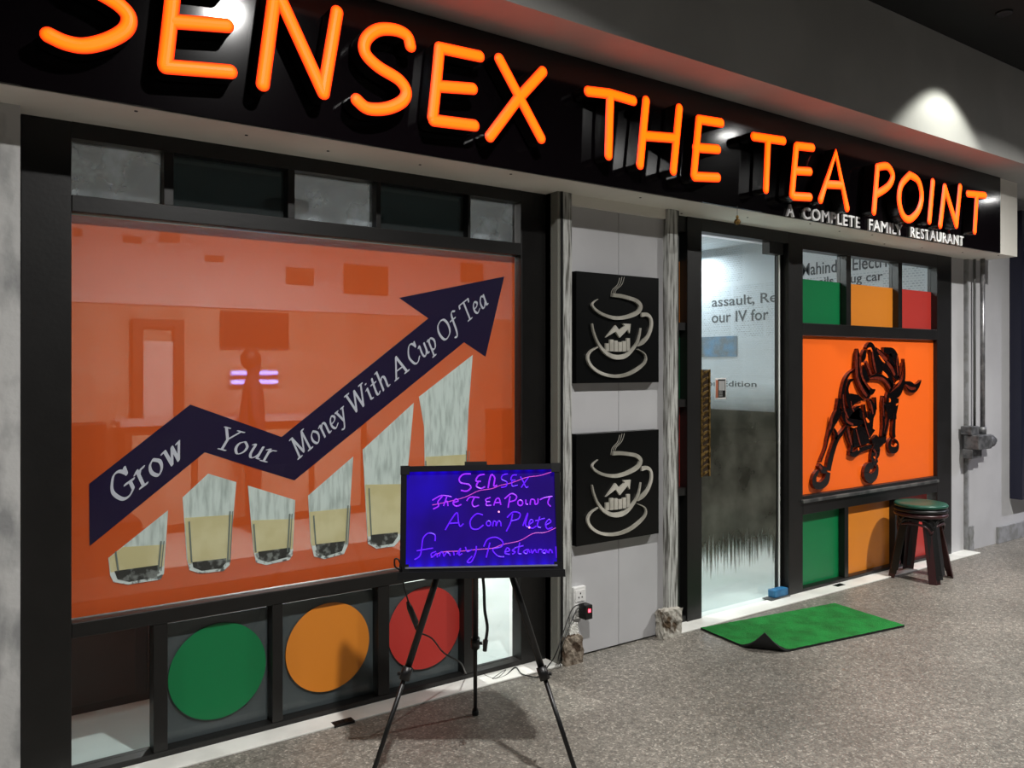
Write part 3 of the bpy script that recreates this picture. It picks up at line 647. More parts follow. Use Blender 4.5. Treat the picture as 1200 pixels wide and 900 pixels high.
for lst, f, sc_, m, nm, dy in ((MA, pA, 10, BULLS, 'maroon_stroke', .0022), (MBL, pB, 9, BULLS, 'maroon_stroke', .0022), (OA, pA, 10, BORNG, 'orange_glint', .0034), (OB, pB, 9, BORNG, 'orange_glint', .0034)):
    for q in lst: ribbon(mb := MB(), rib(q, f, sc_), y0_-dy, y0_-.0008); mb.build(nm, m, bo)

# ================================================================== CUP SIGNS
def cup_sign(label):
    D = 3.19; x0, x1 = 2.645, 3.235; z1 = 1.995; z0 = 1.42
    r = thing('cup_sign', ((x0+x1)/2, -.08, z0), label, 'sign', 'black tea cup signs on the wall between window and door')
    MB().box(x0, x1, -.125, -.08, z0, z1, bev=.002).build('board', CUPB, r)
    f = lambda x, y: (lambda q: (q[0], q[2]))(P(660+x/6, 300+y/6, 3.195))
    def rb(nm, pp, m=SILV, s=1.0, yf=-.137):
        o_ = []
        for x, y, w in pp:
            q = f(x, y); o_.append((q[0], q[1], max(.0009, w/6/2*.0046*s)))
        mb = MB(); ribbon(mb, smooth_path(o_, 5), yf, -.125); return mb.build(nm, m, r)
    rb('rim_swirl', [(350, 275, 26), (400, 280, 26), (460, 295, 26), (515, 315, 28), (545, 350, 30), (535, 385, 30), (500, 410, 30), (430, 432, 26), (360, 435, 24), (290, 415, 20), (238, 385, 18), (208, 350, 12), (215, 325, 8), (245, 303, 3)])
    rb('bowl', [(205, 475, 8), (215, 530, 13), (240, 600, 18), (280, 660, 22), (330, 698, 28), (385, 712, 32), (440, 700, 30), (490, 655, 22), (530, 590, 14), (547, 507, 5)])
    rb('handle', [(552, 414, 30), (590, 412, 26), (618, 440, 20), (622, 495, 20), (600, 560, 22), (560, 605, 30), (522, 632, 10)])
    rb('saucer', [(245, 640, 8), (192, 672, 15), (175, 722, 20), (205, 780, 20), (270, 825, 20), (360, 845, 22), (450, 833, 24), (530, 790, 24), (580, 740, 16), (575, 690, 10), (525, 655, 4)])
    for dx in (0, 15, 30): rb('steam_line', [(343+dx*.9, 284, 3), (352+dx*.9, 240, 3), (390+dx, 200, 3), (405+dx*1.1, 147+6*(dx == 0), 2)], yf=-.1275)
    mb = MB(); flat(mb, [f(*q) for q in [(300, 572), (368, 487), (394, 522), (432, 492), (420, 475), (474, 478), (466, 545), (452, 517), (397, 575), (368, 530)]], -.137, -.125); mb.build('chart_arrow', SILV, r)
    for a, b, c, d in ((300, 322, 615, 668), (329, 352, 588, 670), (360, 382, 595, 672), (390, 412, 605, 672), (419, 441, 598, 672), (448, 468, 578, 668)):
        q0 = f(a, d); q1 = f(b, c); MB().box(q0[0], q1[0], -.137, -.125, q0[1], q1[1]).build('chart_bar', SILV, r)
    return r
def copy_tree(o, parent=None):
    c = o.copy(); COL.objects.link(c); c.parent = parent
    for ch in list(o.children): copy_tree(ch, c)
    return c
cs = cup_sign('upper black square sign with raised silver steaming cup logo')
c2 = copy_tree(cs); c2.location.z -= .835; c2['label'] = 'lower black square sign with silver cup logo, above the wall socket'

# ================================================================== SHOP SIGN
ss = thing('shop_sign', (3.0, -.33, 2.39), 'long glossy black shop sign with glowing orange letters over the whole front', 'sign')
MB().box(-3, 6.726, -.345, -.33, 2.392, 2.978).build('panel', SIGNP, ss)
DL = 2.90; RL = .0255
LET = [
 [[(57, 41), (77, 50), (100, 53.5), (127, 47), (147, 35), (151, 20), (140, 6), (118, -8), (92, -22), (82, -38), (92, -52), (115, -58), (142, -52)]],
 [[(205, -28), (200, 20), (193.5, 76)], [(205, -28), (262, -20)], [(202, 25), (266, 30)], [(194, 78), (270, 84)]],
 [[(323, -14), (308, 99)], [(323, -14), (379, 109)], [(379, 109), (395, 14)]],
 [[(481, 54), (477, 42), (463, 35), (443, 35), (429, 46), (428, 62), (443, 78), (467, 93), (476, 107), (471, 119), (453, 127), (431, 127), (418, 117)]],
 [[(515, 57), (511, 100), (507, 138)], [(515, 56), (562, 66)], [(512, 101), (554, 104)], [(508, 141), (556, 147)]],
 [[(585, 69), (634, 162)], [(636, 84), (606, 117), (574, 160)]],
 [[(689, 107), (715, 110), (742, 118)], [(715, 112), (713, 182)]],
 [[(757, 118), (750, 193)], [(796, 127), (789, 200)], [(753, 159), (792, 162)]],
 [[(819, 140), (813, 205)], [(819, 140), (845, 144)], [(815, 173), (841, 175)], [(814, 207), (841, 208)]],
 [[(883, 160), (918, 165)], [(900, 163), (897.5, 222)]],
 [[(933, 172), (928, 228)], [(934, 171), (952, 173)], [(931, 200), (949, 201)], [(930, 230), (949, 231)]],
 [[(961.5, 234), (979, 179), (992.5, 244)], [(968, 216), (986, 217)]],
 [[(1028, 198), (1024, 248)], [(1028, 196), (1040, 195), (1046, 206), (1041, 218), (1028, 227)]],
 [[(1066, 205), (1056, 217), (1053.5, 235), (1058, 252), (1066, 257), (1076, 247), (1080, 230), (1076, 212), (1066, 205)]],
 [[(1093, 213), (1089, 259)]],
 [[(1107, 219), (1101.7, 264)], [(1107, 219), (1120.5, 264)], [(1120.5, 264), (1125, 219)]],
 [[(1134, 227), (1154, 229)], [(1144.5, 229), (1142, 271)]]]
CURVED = {0, 3}
def big_letter(k, strokes):
    mb = MB(); core = []
    yF = DL+CY; yBk = -.345-.012
    for s_ in strokes:
        w = [(P(x, y, DL)[0], P(x, y, DL)[2]) for x, y in s_]
        if len(w) > 3 and len(w) >= 5: w = smooth_path(w, 5)
        elif len(w) == 3 and k in (1, 4): w = smooth_path(w, 5)
        # capsule ribbon: rings of points across the stroke with a shallow dome
        cs_ = []
        n = len(w)
        ds = []
        for i in range(n):
            a = w[max(i-1, 0)]; b = w[min(i+1, n-1)]; l = math.hypot(b[0]-a[0], b[1]-a[1]) or 1; ds.append(((b[0]-a[0])/l, (b[1]-a[1])/l))
        rows = []
        for ang in (90, 60, 35, 15):           # start cap
            h = RL*math.cos(math.radians(ang)); e = RL*math.sin(math.radians(ang)); rows.append((w[0][0]-ds[0][0]*e, w[0][1]-ds[0][1]*e, ds[0], h, e))
        for i in range(n): rows.append((w[i][0], w[i][1], ds[i], RL, 0))
        for ang in (15, 35, 60, 90):
            h = RL*math.cos(math.radians(ang)); e = RL*math.sin(math.radians(ang)); rows.append((w[-1][0]+ds[-1][0]*e, w[-1][1]+ds[-1][1]*e, ds[-1], h, e))
        js = (-1, -.75, -.4, 0, .4, .75, 1)
        o = len(mb.v)
        for x, z, d, h, e in rows:
            for j in js:
                r = min(1, math.hypot(j*h, e)/RL); c = 1-r*r
                mb.v.append((x-d[1]*h*j, yF-.010*c, z+d[0]*h*j)); core.append(max(0, 1-r)**.8 if r < 1 else 0)
        m = len(js)
        for i in range(len(rows)-1):
            for j in range(m-1):
                a = o+i*m+j; mb.f.append((a, a+1, a+m+1, a+m)); mb.m.append(0)
        # returns (sides) and back
        o2 = len(mb.v)
        for x, z, d, h, e in rows:
            for j in (-1, 1):
                for y in (yF, yBk): mb.v.append((x-d[1]*h*j*1.02, y, z+d[0]*h*j*1.02)); core.append(0)
        for i in range(len(rows)-1):
            for j in (0, 2):
                a = o2+i*4+j; mb.f.append((a, a+1, a+5, a+4)); mb.m.append(1)
            a = o2+i*4; mb.f.append((a+1, a+3, a+7, a+5)); mb.m.append(1)
    mb.build('letter', [LGLOW, LSIDE], ss, core=core)
for k, st in enumerate(LET): big_letter(k, st)
for w_, a_, b_ in (('A', 4.05, 4.12), ('COMPLETE', 4.205, 4.80), ('FAMILY', 4.90, 5.30), ('RESTAURANT', 5.40, 6.13)):
    text_mb(w_, a_, b_, 2.392, 2.464, -.360, -.347, .014, 1.12).build('tagline_word', WHT, ss)

# ================================================================== small wall things
b = P(864, 270, 2.98)
bl = thing('hanging_charm', (b[0], b[1], 2.30), 'small golden charm hanging on a thread from the sign above the door', 'charm')
MB().tube([(b[0], b[1], 2.40), (b[0], b[1], 2.345)], .0015, 5).build('thread', STEEL, bl)
MB().lathe([(.003, .0), (.016, .006), (.020, .018), (.014, .030), (.006, .036), (.009, .045), (.004, .055)], (b[0], b[1], 2.295), 12).build('pendant', GOLD, bl, True)
st_ = thing('door_sticker', (P(843, 455, 3.37)[0], .04, 1.3), 'small white and black payment terminal sticker on the glass door', 'sticker')
sx0, sx1 = X(838.5, 3.374), X(851, 3.374); sz0, sz1 = Zp(845, 468, 3.374), Zp(845, 443, 3.374)
MB().box(sx0, sx1, .045, .0475, sz0, sz1, bev=.0008).build('border', WHT, st_)
MB().box(sx0+.003, sx0+.022, .0437, .0449, sz0+.01, sz1-.012).build('hand_print', mat('sticker_skin', 'b06a50', .5), st_)
MB().box(sx0+.024, sx1-.006, .0440, .0449, sz0+.012, sz1-.008).build('terminal_print', BLK2, st_)
MB().box(sx0+.030, sx1-.013, .0430, .0439, sz0+.055, sz1-.018).build('screen_print', WHT, st_)
for i in range(3):
    for j in range(3): MB().box(sx0+.030+i*.012, sx0+.038+i*.012, .0430, .0439, sz0+.018+j*.012, sz0+.026+j*.012).build('key_print', LAMPB, st_)
# socket and charger
q = P(677, 700, 3.24)
so_ = thing('wall_socket', (q[0], -.08, .22), 'white double wall socket low on the grey wall', 'socket')
zt, zb = Zp(677, 687, 3.24), Zp(677, 724, 3.24); xa, xb = X(670.5, 3.24), X(684.5, 3.24)
MB().box(xa, xb, -.105, -.08, zb, zt, bev=.004).build('plate', WPLAS, so_)
for z in (zt-.045, zb+.045):
    s0 = MB().box(xa+.008, xb-.008, -.109, -.105, z-.03, z+.03, bev=.0015).build('outlet', WPLAS, so_)
    for dx, dz in ((0, .012), (-.011, -.008), (.011, -.008)): MB().lathe([(.0035, 0), (.0035, .001)], (0, 0, 0), 8).build('hole', BLK2, s0) if False else MB().box((xa+xb)/2+dx-.003, (xa+xb)/2+dx+.003, -.1098, -.109, z+dz-.004, z+dz+.004).build('pin_hole', BLK2, s0)
ca = thing('power_adapter', (X(686, 3.2), -.14, .25), 'black plug-in power adapter with red light on the wall socket', 'adapter')
ax0, ax1 = X(682.5, 3.19), X(691, 3.19); az1, az0 = Zp(686, 708, 3.19), Zp(686, 725, 3.19)
MB().box(ax0, ax1, -.165, -.106, az0, az1, bev=.005).build('body', BLK2, ca)
MB().box(ax0+.018, ax0+.032, -.168, -.165, az1-.036, az1-.02).build('indicator', REDLED, ca)
# pipe, rod for its shadow line, and valve on the far right wall
pv = thing('pipe_valve', (X(1150, 3.25), -.08, 1.0), 'galvanised vertical pipe ending in a cast shutoff fitting on the right wall', 'pipe')
def PX(x, y, D=3.26): return P(x, y, D)
pt, pb_ = PX(1151.5, 312, 3.22), PX(1151.5, 503, 3.22)
MB().tube([(pt[0], -.11, 2.39), (pt[0], -.11, pb_[2])], .018, 14).build('pipe', GALV, pv, True)
MB().tube([(X(1142, 3.27), -.06, 2.39), (X(1142, 3.27), -.06, pb_[2]+.02)], .010, 10).build('pipe', STEEL, pv, True)  # thin dark rod stands in for the shadow line beside the pipe
zc = Zp(1145, 518, 3.22); xc = pt[0]
MB().box(xc-.19, xc+.03, -.17, -.05, zc-.055, zc+.06, bev=.008).build('body', CASTM, pv)
MB().box(xc-.20, xc-.08, -.12, -.031, zc+.06, zc+.13, bev=.006).build('bracket', CASTM, pv)
MB().tube([(xc+.02, -.11, zc), (xc+.12, -.11, zc)], .055, 14).build('collar', CASTM, pv, True)
MB().tube([(xc+.12, -.11, zc), (xc+.19, -.11, zc)], .028, 12).build('spigot', STEEL, pv, True)
MB().tube([(xc, -.11, zc+.06), (xc, -.11, zc+.12)], .028, 12).build('union_nut', CASTM, pv, True)
MB().box(xc-.19, xc-.03, -.12, -.04, zc-.13, zc-.055, bev=.006).build('lower_bracket', CASTM, pv)
# dark board at the right edge
db = thing('navy_board', (8.3, -.1, .33), 'tall dark navy display board at the right edge of the photo', 'board')
MB().box(7.60, 9.1, -.13, -.03, .36, 2.86, bev=.006).build('panel', NAVYB, db)
MB().box(7.66, 9.04, -.134, -.13, .95, .975).build('white_line', WHT, db)
# floor drain slots in the marble strip
for (x, y, l) in ((402, 848, 'small black drain slot in the marble strip near the easel'), (983, 687, 'small black drain slot in the marble strip by the right window')):
    q = G(x, y); o = thing('drain_slot', (q[0], q[1], 0), l, 'drain')
    MB().box(q[0]-.045, q[0]+.045, q[1]-.022, q[1]+.022, .0, .0095, bev=.001).build('frame', BLK2, o)
    for k in range(4): MB().box(q[0]-.036+k*.02, q[0]-.026+k*.02, q[1]-.016, q[1]+.016, .0095, .0115).build('bar', BLK, o)

# ================================================================== MAT
def turf_mat():
    A = Vector(G(821, 738)); B = Vector(G(978, 709)); C = Vector(G(1060, 735))
    u = (B-A); v = (C-B); u.z = v.z = 0; Lu, Lv = u.length, v.length; uh, vh = u.normalized(), v.normalized()
    o = thing('door_mat', A, 'bright green artificial turf mat with one curled corner before the door', 'mat')
    NU, NV = 60, 30; th = .012
    dg = (vh-uh).normalized()                                     # towards the near left corner
    corner = A+vh*Lv
    reach = (corner-A).dot(dg)
    def pos(i, j, top):
        p = A+uh*(Lu*i/NU)+vh*(Lv*j/NV)
        p = p+Vector((0, 0, th if top else 0.001)); 
        dist = (p-corner).dot(dg); foldw = .135                     # fold line foldw before the corner
        s = dist+foldw
        nrm = 0
        if s > 0:
            R = .06; a = min(s/R, 1.6); rest = s-a*R if s/R > 1.6 else 0
            rr = R-(p.z)                                           # bend about an axis above
            base = p-dg*s; base.z = 0
            p = base+dg*(rr*math.sin(a)+rest*math.cos(a))+Vector((0, 0, R-rr*math.cos(a)+rest*math.sin(a)))
        if top: p = p+Vector((0, 0, random.uniform(0, .002)))
        return p
    mb = MB()
    for top in (1, 0):
        o0 = mb.add([pos(i, j, top) for i in range(NU+1) for j in range(NV+1)], [])
        for i in range(NU):
            for j in range(NV):
                a = o0+i*(NV+1)+j; f = (a, a+NV+1, a+NV+2, a+1)
                mb.f.append(f if not top else f[::-1]); mb.m.append(0 if top else 1)
    n1 = (NU+1)*(NV+1)
    def side(ids):
        for a, b in zip(ids[:-1], ids[1:]): mb.f.append((a, b, b+n1, a+n1)); mb.m.append(1)
    side([j for j in range(NV+1)]); side([NU*(NV+1)+j for j in range(NV+1)]); side([i*(NV+1) for i in range(NU+1)]); side([i*(NV+1)+NV for i in range(NU+1)])
    mb.build('turf', [TURF, RUBB], o)
turf_mat()

# ================================================================== STOOLS
def stool(z, rot, seatm, legm, label):
    X0, Y0 = 5.735, 3.08+CY
    r = bpy.data.objects.new('plastic_stool', None); COL.objects.link(r); r.location = (X0, Y0, z); r.rotation_euler = (0, 0, rot); r['_o'] = (0, 0, 0)
    tag(r, label, 'stool')
    H = .47
    MB().lathe([(.150, H-.030), (.172, H-.026), (.178, H-.012), (.170, H-.002), (.155, H+.002), (.06, H-.002), (.0, H-.003)][:6], (0, 0, 0), 36).build('seat', seatm, r, True)
    for k in range(4):
        a = math.pi/4+k*math.pi/2; ca_, sa = math.cos(a), math.sin(a); mb = MB()
        # L-section leg, splayed, tapering
        rt, rb_ = .140, .232
        for sgn in (-1, 1):
            tx, ty = -sa*sgn, ca_*sgn
            dx, dy = (tx-ca_*.6), (ty-sa*.6); l = math.hypot(dx, dy); dx, dy = dx/l, dy/l
            nx, ny = ca_*.005, sa*.005
            wt, wb_ = .052, .046
            top = Vector((ca_*rt, sa*rt, H-.03)); bot = Vector((ca_*rb_, sa*rb_, 0))
            vs = []
            for p, w in ((top, wt), (bot, wb_)):
                for e in (0, 1):
                    for q_ in (0, 1): vs.append((p.x+dx*w*e-nx*q_, p.y+dy*w*e-ny*q_, p.z))
            mb.add(vs, [(0, 2, 6, 4), (1, 5, 7, 3), (0, 1, 3, 2), (4, 6, 7, 5), (0, 4, 5, 1), (2, 3, 7, 6)])
        mb.build('leg', legm, r)
    for k in range(4):
        a0 = math.pi/4+k*math.pi/2; a1 = a0+math.pi/2; rr = .157
        pts = [(rr*math.cos(a0), rr*math.sin(a0), H-.135), (rr*.96*math.cos(a0+.25), rr*.96*math.sin(a0+.25), H-.085), (rr*.9*math.cos((a0+a1)/2), rr*.9*math.sin((a0+a1)/2), H-.072), (rr*.96*math.cos(a1-.25), rr*.96*math.sin(a1-.25), H-.085), (rr*math.cos(a1), rr*math.sin(a1), H-.135)]
        MB().tube(smooth_path(pts, 3), .009, 8).build('rail', legm, r, True)
    return r
stool(0, math.radians(8), SBRN, SBRN, 'maroon plastic stool, bottom of the stack by the right window')
stool(.033, math.radians(13), SBLK, SBLK, 'black plastic stool in the middle of the stack by the right window')
stool(.066, math.radians(18), SGRN, SBLK, 'plastic stool with round green seat, topmost of the stack by the right window')

# ================================================================== EASEL and LED BOARD
hub = Vector(K(556, 585, 3.11))
ea = thing('tripod_easel', (hub.x, hub.y, 0), 'black telescopic tripod easel holding the blue writing board', 'easel')
MB().tube([hub+Vector((0, 0, -.05)), hub+Vector((0, 0, .10))], .022, 12).build('hub', BLK2, ea, True)
feet = [Vector(G(429, 934)), Vector(G(683, 934)), Vector(G(557, 838))]
starts = [Vector(K(540, 590, 3.08)), Vector(K(573, 590, 3.08)), Vector(K(557, 600, 3.13))]
mids = [Vector(K(467, 812, 1)), None, None]
for i, (a, f) in enumerate(zip(starts, feet)):
    k = .60 if i < 2 else .62
    m_ = a.lerp(f, k); lg = MB().tube([a, m_], .0125, 10).build('leg', BLK2, ea, True)
    MB().tube([m_, f+Vector((0, 0, .012))], .0085, 10).build('lower_section', BLK2, lg, True)
    d = (f-a).normalized(); MB().tube([m_-d*.025, m_+d*.022], .019, 10).build('collar', BLK2, lg, True)
    MB().tube([m_, m_+Vector((s35*0+c35*.03*(-1 if i == 0 else 1), -s35*.03*(-1 if i == 0 else 1), 0))], .007, 8).build('clamp_knob', BLK2, lg, True)
    MB().lathe([(.013, 0), (.015, .012), (.011, .03)], f, 10).build('rubber_foot', RUBB, lg, True)
    t_ = a.lerp(f, .22); MB().tube([t_-d*.02, t_+d*.02], .018, 10).build('bracket', BLK2, lg, True)
# board frame in its own axes
bl_, br_ = Vector(K(469, 672, 2.985)), Vector(K(662.5, 671, 2.985)); tl, tr_ = Vector(K(470.5, 547, 3.075)), Vector(K(658.5, 546, 3.075))
Uv = ((br_-bl_)+(tr_-tl)).normalized(); Vv = ((tl-bl_)+(tr_-br_)).normalized(); Uv = (Uv-Vv*Uv.dot(Vv)).normalized(); Nv = Uv.cross(Vv).normalized()
if Nv.dot(Vector((0, CY, 1.5))-bl_) < 0: Nv = -Nv
org = bl_; BW = (br_-bl_).length*.985; BH = (tl-bl_).length
lb = thing('led_writing_board', tuple(bl_.lerp(br_, .5)), 'black framed glowing blue LED board with violet handwriting on the easel', 'board')
def Bp(u, v, n): return org+Uv*u+Vv*v+Nv*n
def bbox(u0, u1, v0, v1, n0, n1):
    mb = MB(); vs = [Bp(u, v, n) for u in (u0, u1) for v in (v0, v1) for n in (n0, n1)]
    mb.add(vs, [(0, 1, 3, 2), (4, 6, 7, 5), (0, 4, 5, 1), (2, 3, 7, 6), (0, 2, 6, 4), (1, 5, 7, 3)]); return mb
BFR = mat('board_frame_aluminium', '17171c', .35, .3)
fw = .021
bbox(0, BW, BH-fw, BH, -.014, .014).build('frame_bar', BFR, lb); bbox(0, BW, 0, fw*.8, -.014, .014).build('frame_bar', BFR, lb)
bbox(0, fw, fw*.8, BH-fw, -.014, .014).build('frame_bar', BFR, lb); bbox(BW-fw, BW, fw*.8, BH-fw, -.014, .014).build('frame_bar', BFR, lb)
for u in (0, BW-.03):
    for v in (0, BH-.03): bbox(u-.002, u+.032, v-.002, v+.032, -.016, .016).build('corner_cap', BLK2, lb)
bbox(-.004, BW+.006, -.022, .004, -.02, .05).build('tray', BLK2, lb)
bbox(.02, BW-.02, .016, .022, .004, .018).build('tray_edge', mat('silver_lip', 'a0a0b8', .3, .6), lb)
bbox(BW*.40, BW*.54, BH, BH+.014, -.02, .006).build('clip', BLK2, lb)
# screen grid with LED glow at the edges
NU, NV = 64, 40; mb = MB(); core = []
u0, u1, v0, v1 = fw, BW-fw, fw*.8, BH-fw
for i in range(NU+1):
    for j in range(NV+1):
        a, b_ = i/NU, j/NV; mb.v.append(tuple(Bp(u0+(u1-u0)*a, v0+(v1-v0)*b_, .002)))
        led = .6+.4*math.cos(2*math.pi*a*12)
        g = .05+.7*math.exp(-b_*BH/.022)*led+.5*math.exp(-(1-b_)*BH/.014)*led+.18*math.exp(-a*BW/.08)+.3*math.exp(-((a-.18)/.16)**2-((b_-.8)/.25)**2)+.12*math.exp(-b_*BH/.10)
        core.append(min(1, g))
for i in range(NU):
    for j in range(NV): a = i*(NV+1)+j; mb.f.append((a, a+NV+1, a+NV+2, a+1)); mb.m.append(0)
mb.build('screen', LEDB, lb, core=core)
bbox(u0, u1, v0, v1, -.012, -.002).build('back_plate', BLK2, lb)
def hw(x, y): return (u0+(u1-u0)*(x-132)/(1015-132), v0+(v1-v0)*(1-(y-120)/(682-120)))
def cc(x, y, r): return [(x+r*math.cos(t*math.pi/4), y+r*1.1*math.sin(t*math.pi/4)) for t in range(9)]
WR = {
 'S1': ([[(515, 138), (470, 140), (446, 165), (455, 190), (500, 200), (515, 220), (490, 240), (455, 235)], [(598, 142), (562, 150), (545, 180), (575, 184)], [(560, 184), (548, 212), (575, 226), (600, 215)], [(618, 225), (628, 170), (640, 145), (658, 165), (652, 212), (672, 208)]], INKP, .0030),
 'S2': ([[(737, 142), (705, 150), (700, 175), (730, 190), (725, 215), (695, 222)], [(790, 150), (765, 152), (755, 178), (782, 180)], [(760, 185), (762, 215), (795, 210)], [(812, 160), (828, 190), (845, 225), (858, 218)], [(860, 165), (815, 225)]], INKV, .0024),
 'L2': ([[(285, 290), (340, 263), (400, 272)], [(345, 268), (318, 300), (322, 325), (290, 342)], [(372, 268), (352, 325)], [(355, 310), (372, 298), (378, 325)], [(410, 306), (438, 298), (425, 285), (408, 310), (428, 328), (458, 318)],
   [(490, 298), (510, 276), (565, 280)], [(535, 280), (522, 310), (532, 332), (562, 325)], [(632, 280), (604, 290), (606, 303), (628, 304)], [(608, 304), (606, 326), (636, 326)], [(650, 328), (664, 292), (682, 288), (692, 325)], [(655, 312), (692, 311)],
   [(735, 342), (748, 275)], [(715, 290), (755, 260), (786, 275), (778, 298), (745, 308)], cc(808, 315, 15), [(842, 296), (842, 322), (855, 324)], [(866, 328), (872, 298), (892, 300), (896, 325), (912, 318), (914, 292)], [(925, 300), (950, 288), (1000, 280)], [(985, 283), (972, 318), (988, 340)]], INKP, .0026),
 'L3': ([[(362, 465), (398, 405), (432, 366), (440, 420), (450, 446), (470, 430)], [(385, 428), (445, 424)], [(585, 382), (550, 374), (518, 400), (508, 430), (520, 460), (555, 463), (588, 440)], cc(618, 432, 13),
   [(642, 450), (648, 420), (662, 425), (662, 448), (674, 420), (688, 425), (692, 450)], [(722, 480), (748, 430), (762, 378)], [(728, 400), (765, 368), (805, 378), (795, 408), (752, 420)], [(820, 450), (852, 375), (836, 440), (850, 458)], [(862, 440), (882, 425), (868, 414), (856, 445), (874, 465), (900, 452)],
   [(922, 398), (906, 450), (925, 463)], [(895, 422), (952, 408)], [(955, 448), (986, 430), (975, 415), (955, 440), (965, 470), (995, 462)]], INKV, .0026),
 'L4': ([[(302, 528), (300, 492), (262, 482), (232, 510), (224, 560), (214, 610), (182, 632)], [(195, 582), (290, 568)], [(308, 588), (280, 600), (286, 620), (310, 600), (316, 622)], [(326, 616), (338, 590), (350, 602), (354, 616), (370, 594), (385, 602), (392, 614)], [(410, 590), (414, 612)], [(430, 606), (452, 572), (442, 610), (462, 602)],
   [(480, 565), (492, 592), (520, 580)], [(545, 560), (540, 600), (515, 650), (490, 650), (520, 618)], [(602, 628), (625, 542)], [(588, 565), (610, 525), (660, 513), (700, 540), (690, 568), (640, 582), (670, 620), (708, 626)],
   [(710, 600), (740, 590), (725, 575), (712, 605), (740, 612)], [(772, 580), (755, 590), (772, 600), (755, 612)], [(800, 545), (790, 605), (808, 610)], [(770, 576), (822, 564)], [(842, 585), (820, 600), (840, 610), (848, 585), (858, 606)], [(866, 585), (872, 608), (888, 588), (896, 606)], [(905, 608), (912, 588), (930, 590)], [(948, 588), (930, 602), (948, 610), (954, 590), (962, 608)], [(968, 610), (974, 590), (986, 596), (990, 610)], [(1012, 572), (1015, 638)]], INKV, .0026),
 'line': ([[(285, 318), (380, 300), (480, 275), (560, 240), (640, 228), (690, 210), (760, 195), (850, 165), (930, 155), (1008, 133)], [(278, 622), (345, 592), (460, 588), (560, 580), (640, 575), (700, 555), (800, 535), (880, 495), (950, 490), (1018, 463)]], INKL, .0014)}
def hand(nm, strokes, m, w):
    mb = MB()
    for s_ in strokes:
        pp = smooth_path([(*hw(x, y), 0) for x, y in s_], 5) if len(s_) > 2 else [(*hw(x, y), 0) for x, y in s_]
        mb.tube([Bp(p[0], p[1], .0035) for p in pp], w, 6)
    mb.build(nm, m, lb)
for k, (s_, m, w) in WR.items(): hand('drawn_line' if k == 'line' else 'handwriting', s_, m, w)
for x, y in ((680, 365), (858, 460)):
    u_, v_ = hw(x, y); mb = MB(); mb.tube([Bp(u_, v_, .002), Bp(u_, v_, .006)], .0035, 8); mb.build('glint_dot', mat('pink_dot', 'ff80c0', .4, emis=(1, .4, .6), estr=1.2) if 'pink_dot' not in MATS else MATS['pink_dot'], lb)
# cables
def cable(name, pts, r, label, n=5, extra=None):
    o = thing(name, pts[0], label, 'cable'); MB().tube(smooth_path([tuple(p) for p in pts], n), r, 7).build('cord', BLK2, o, True); return o
c = cable('power_cable', [K(470, 668, 2.97), K(463, 664, 2.96), K(463, 655, 2.96), K(469, 660, 2.96), K(474, 690, 3.0), K(482, 715, 3.02), K(488, 738, 3.05), K(506, 748, 3.1), K(520, 765, 3.2), K(540, 777, 3.35), (G(548, 790, .006)), G(563, 782, .006), G(568, 791, .006), G(582, 795, .006), G(593, 785, .006), G(577, 796, .006), G(592, 792, .006), G(604, 782, .012), G(612, 790, .012), G(632, 793, .006), G(642, 781, .02), K(652, 765, 3.95), K(664, 730, 4.05), K(672, 712, 4.1), K(684, 707, 4.16)], .0032, 'thin black cable trailing from the LED board across the floor to the socket')
MB().tube([K(477.5, 705, 3.01), K(480, 712, 3.015), K(487, 729, 3.04), K(488, 736, 3.05)], [.005, .011, .012, .005], 10).build('inline_switch', BLK2, c, True)
c = cable('hanging_strap', [K(565, 668, 3.03), K(567, 690, 3.03), K(568, 715, 3.03), K(571, 735, 3.03), K(569, 752, 3.03)], .006, 'black strap with a plug hanging below the LED board')
MB().tube([K(569, 750, 3.03), K(568, 763, 3.03)], [.010, .008], 8).build('plug', BLK2, c)
cable('second_cable', [G(657, 781, .004), K(655, 768, 3.98), K(664, 742, 4.05), K(675, 716, 4.12), K(680, 712, 4.14)], .0026, 'short black lead looping beside the masonry stub to the socket')

# ================================================================== lamps
for i, (loc, p, c_) in enumerate(LAMPS):
    nm = ('nearest the easel', 'over the glass door', 'far along the corridor', 'left beyond the shop')[i]
    o = thing('ceiling_downlight', loc, 'round ceiling downlight %s' % nm, 'lamp')
    MB().lathe([(.075, .012), (.095, .0), (.100, .012), (.100, .02)], (loc[0], loc[1], loc[2]), 28).build('housing', LAMPB, o, True)
    MB().lathe([(.073, .006), (.073, .011)], loc, 28).build('diffuser', LAMPD, o)
o = thing('added_beam_lamp', (5.25, -1.02, 3.638), 'small ceiling lamp added to brighten the beam above the sign', 'lamp')
MB().lathe([(.03, 0.004), (.045, 0.0), (.047, .006), (.047, .012)], (5.25, -1.02, 3.638), 20).build('housing', BLK2, o, True)

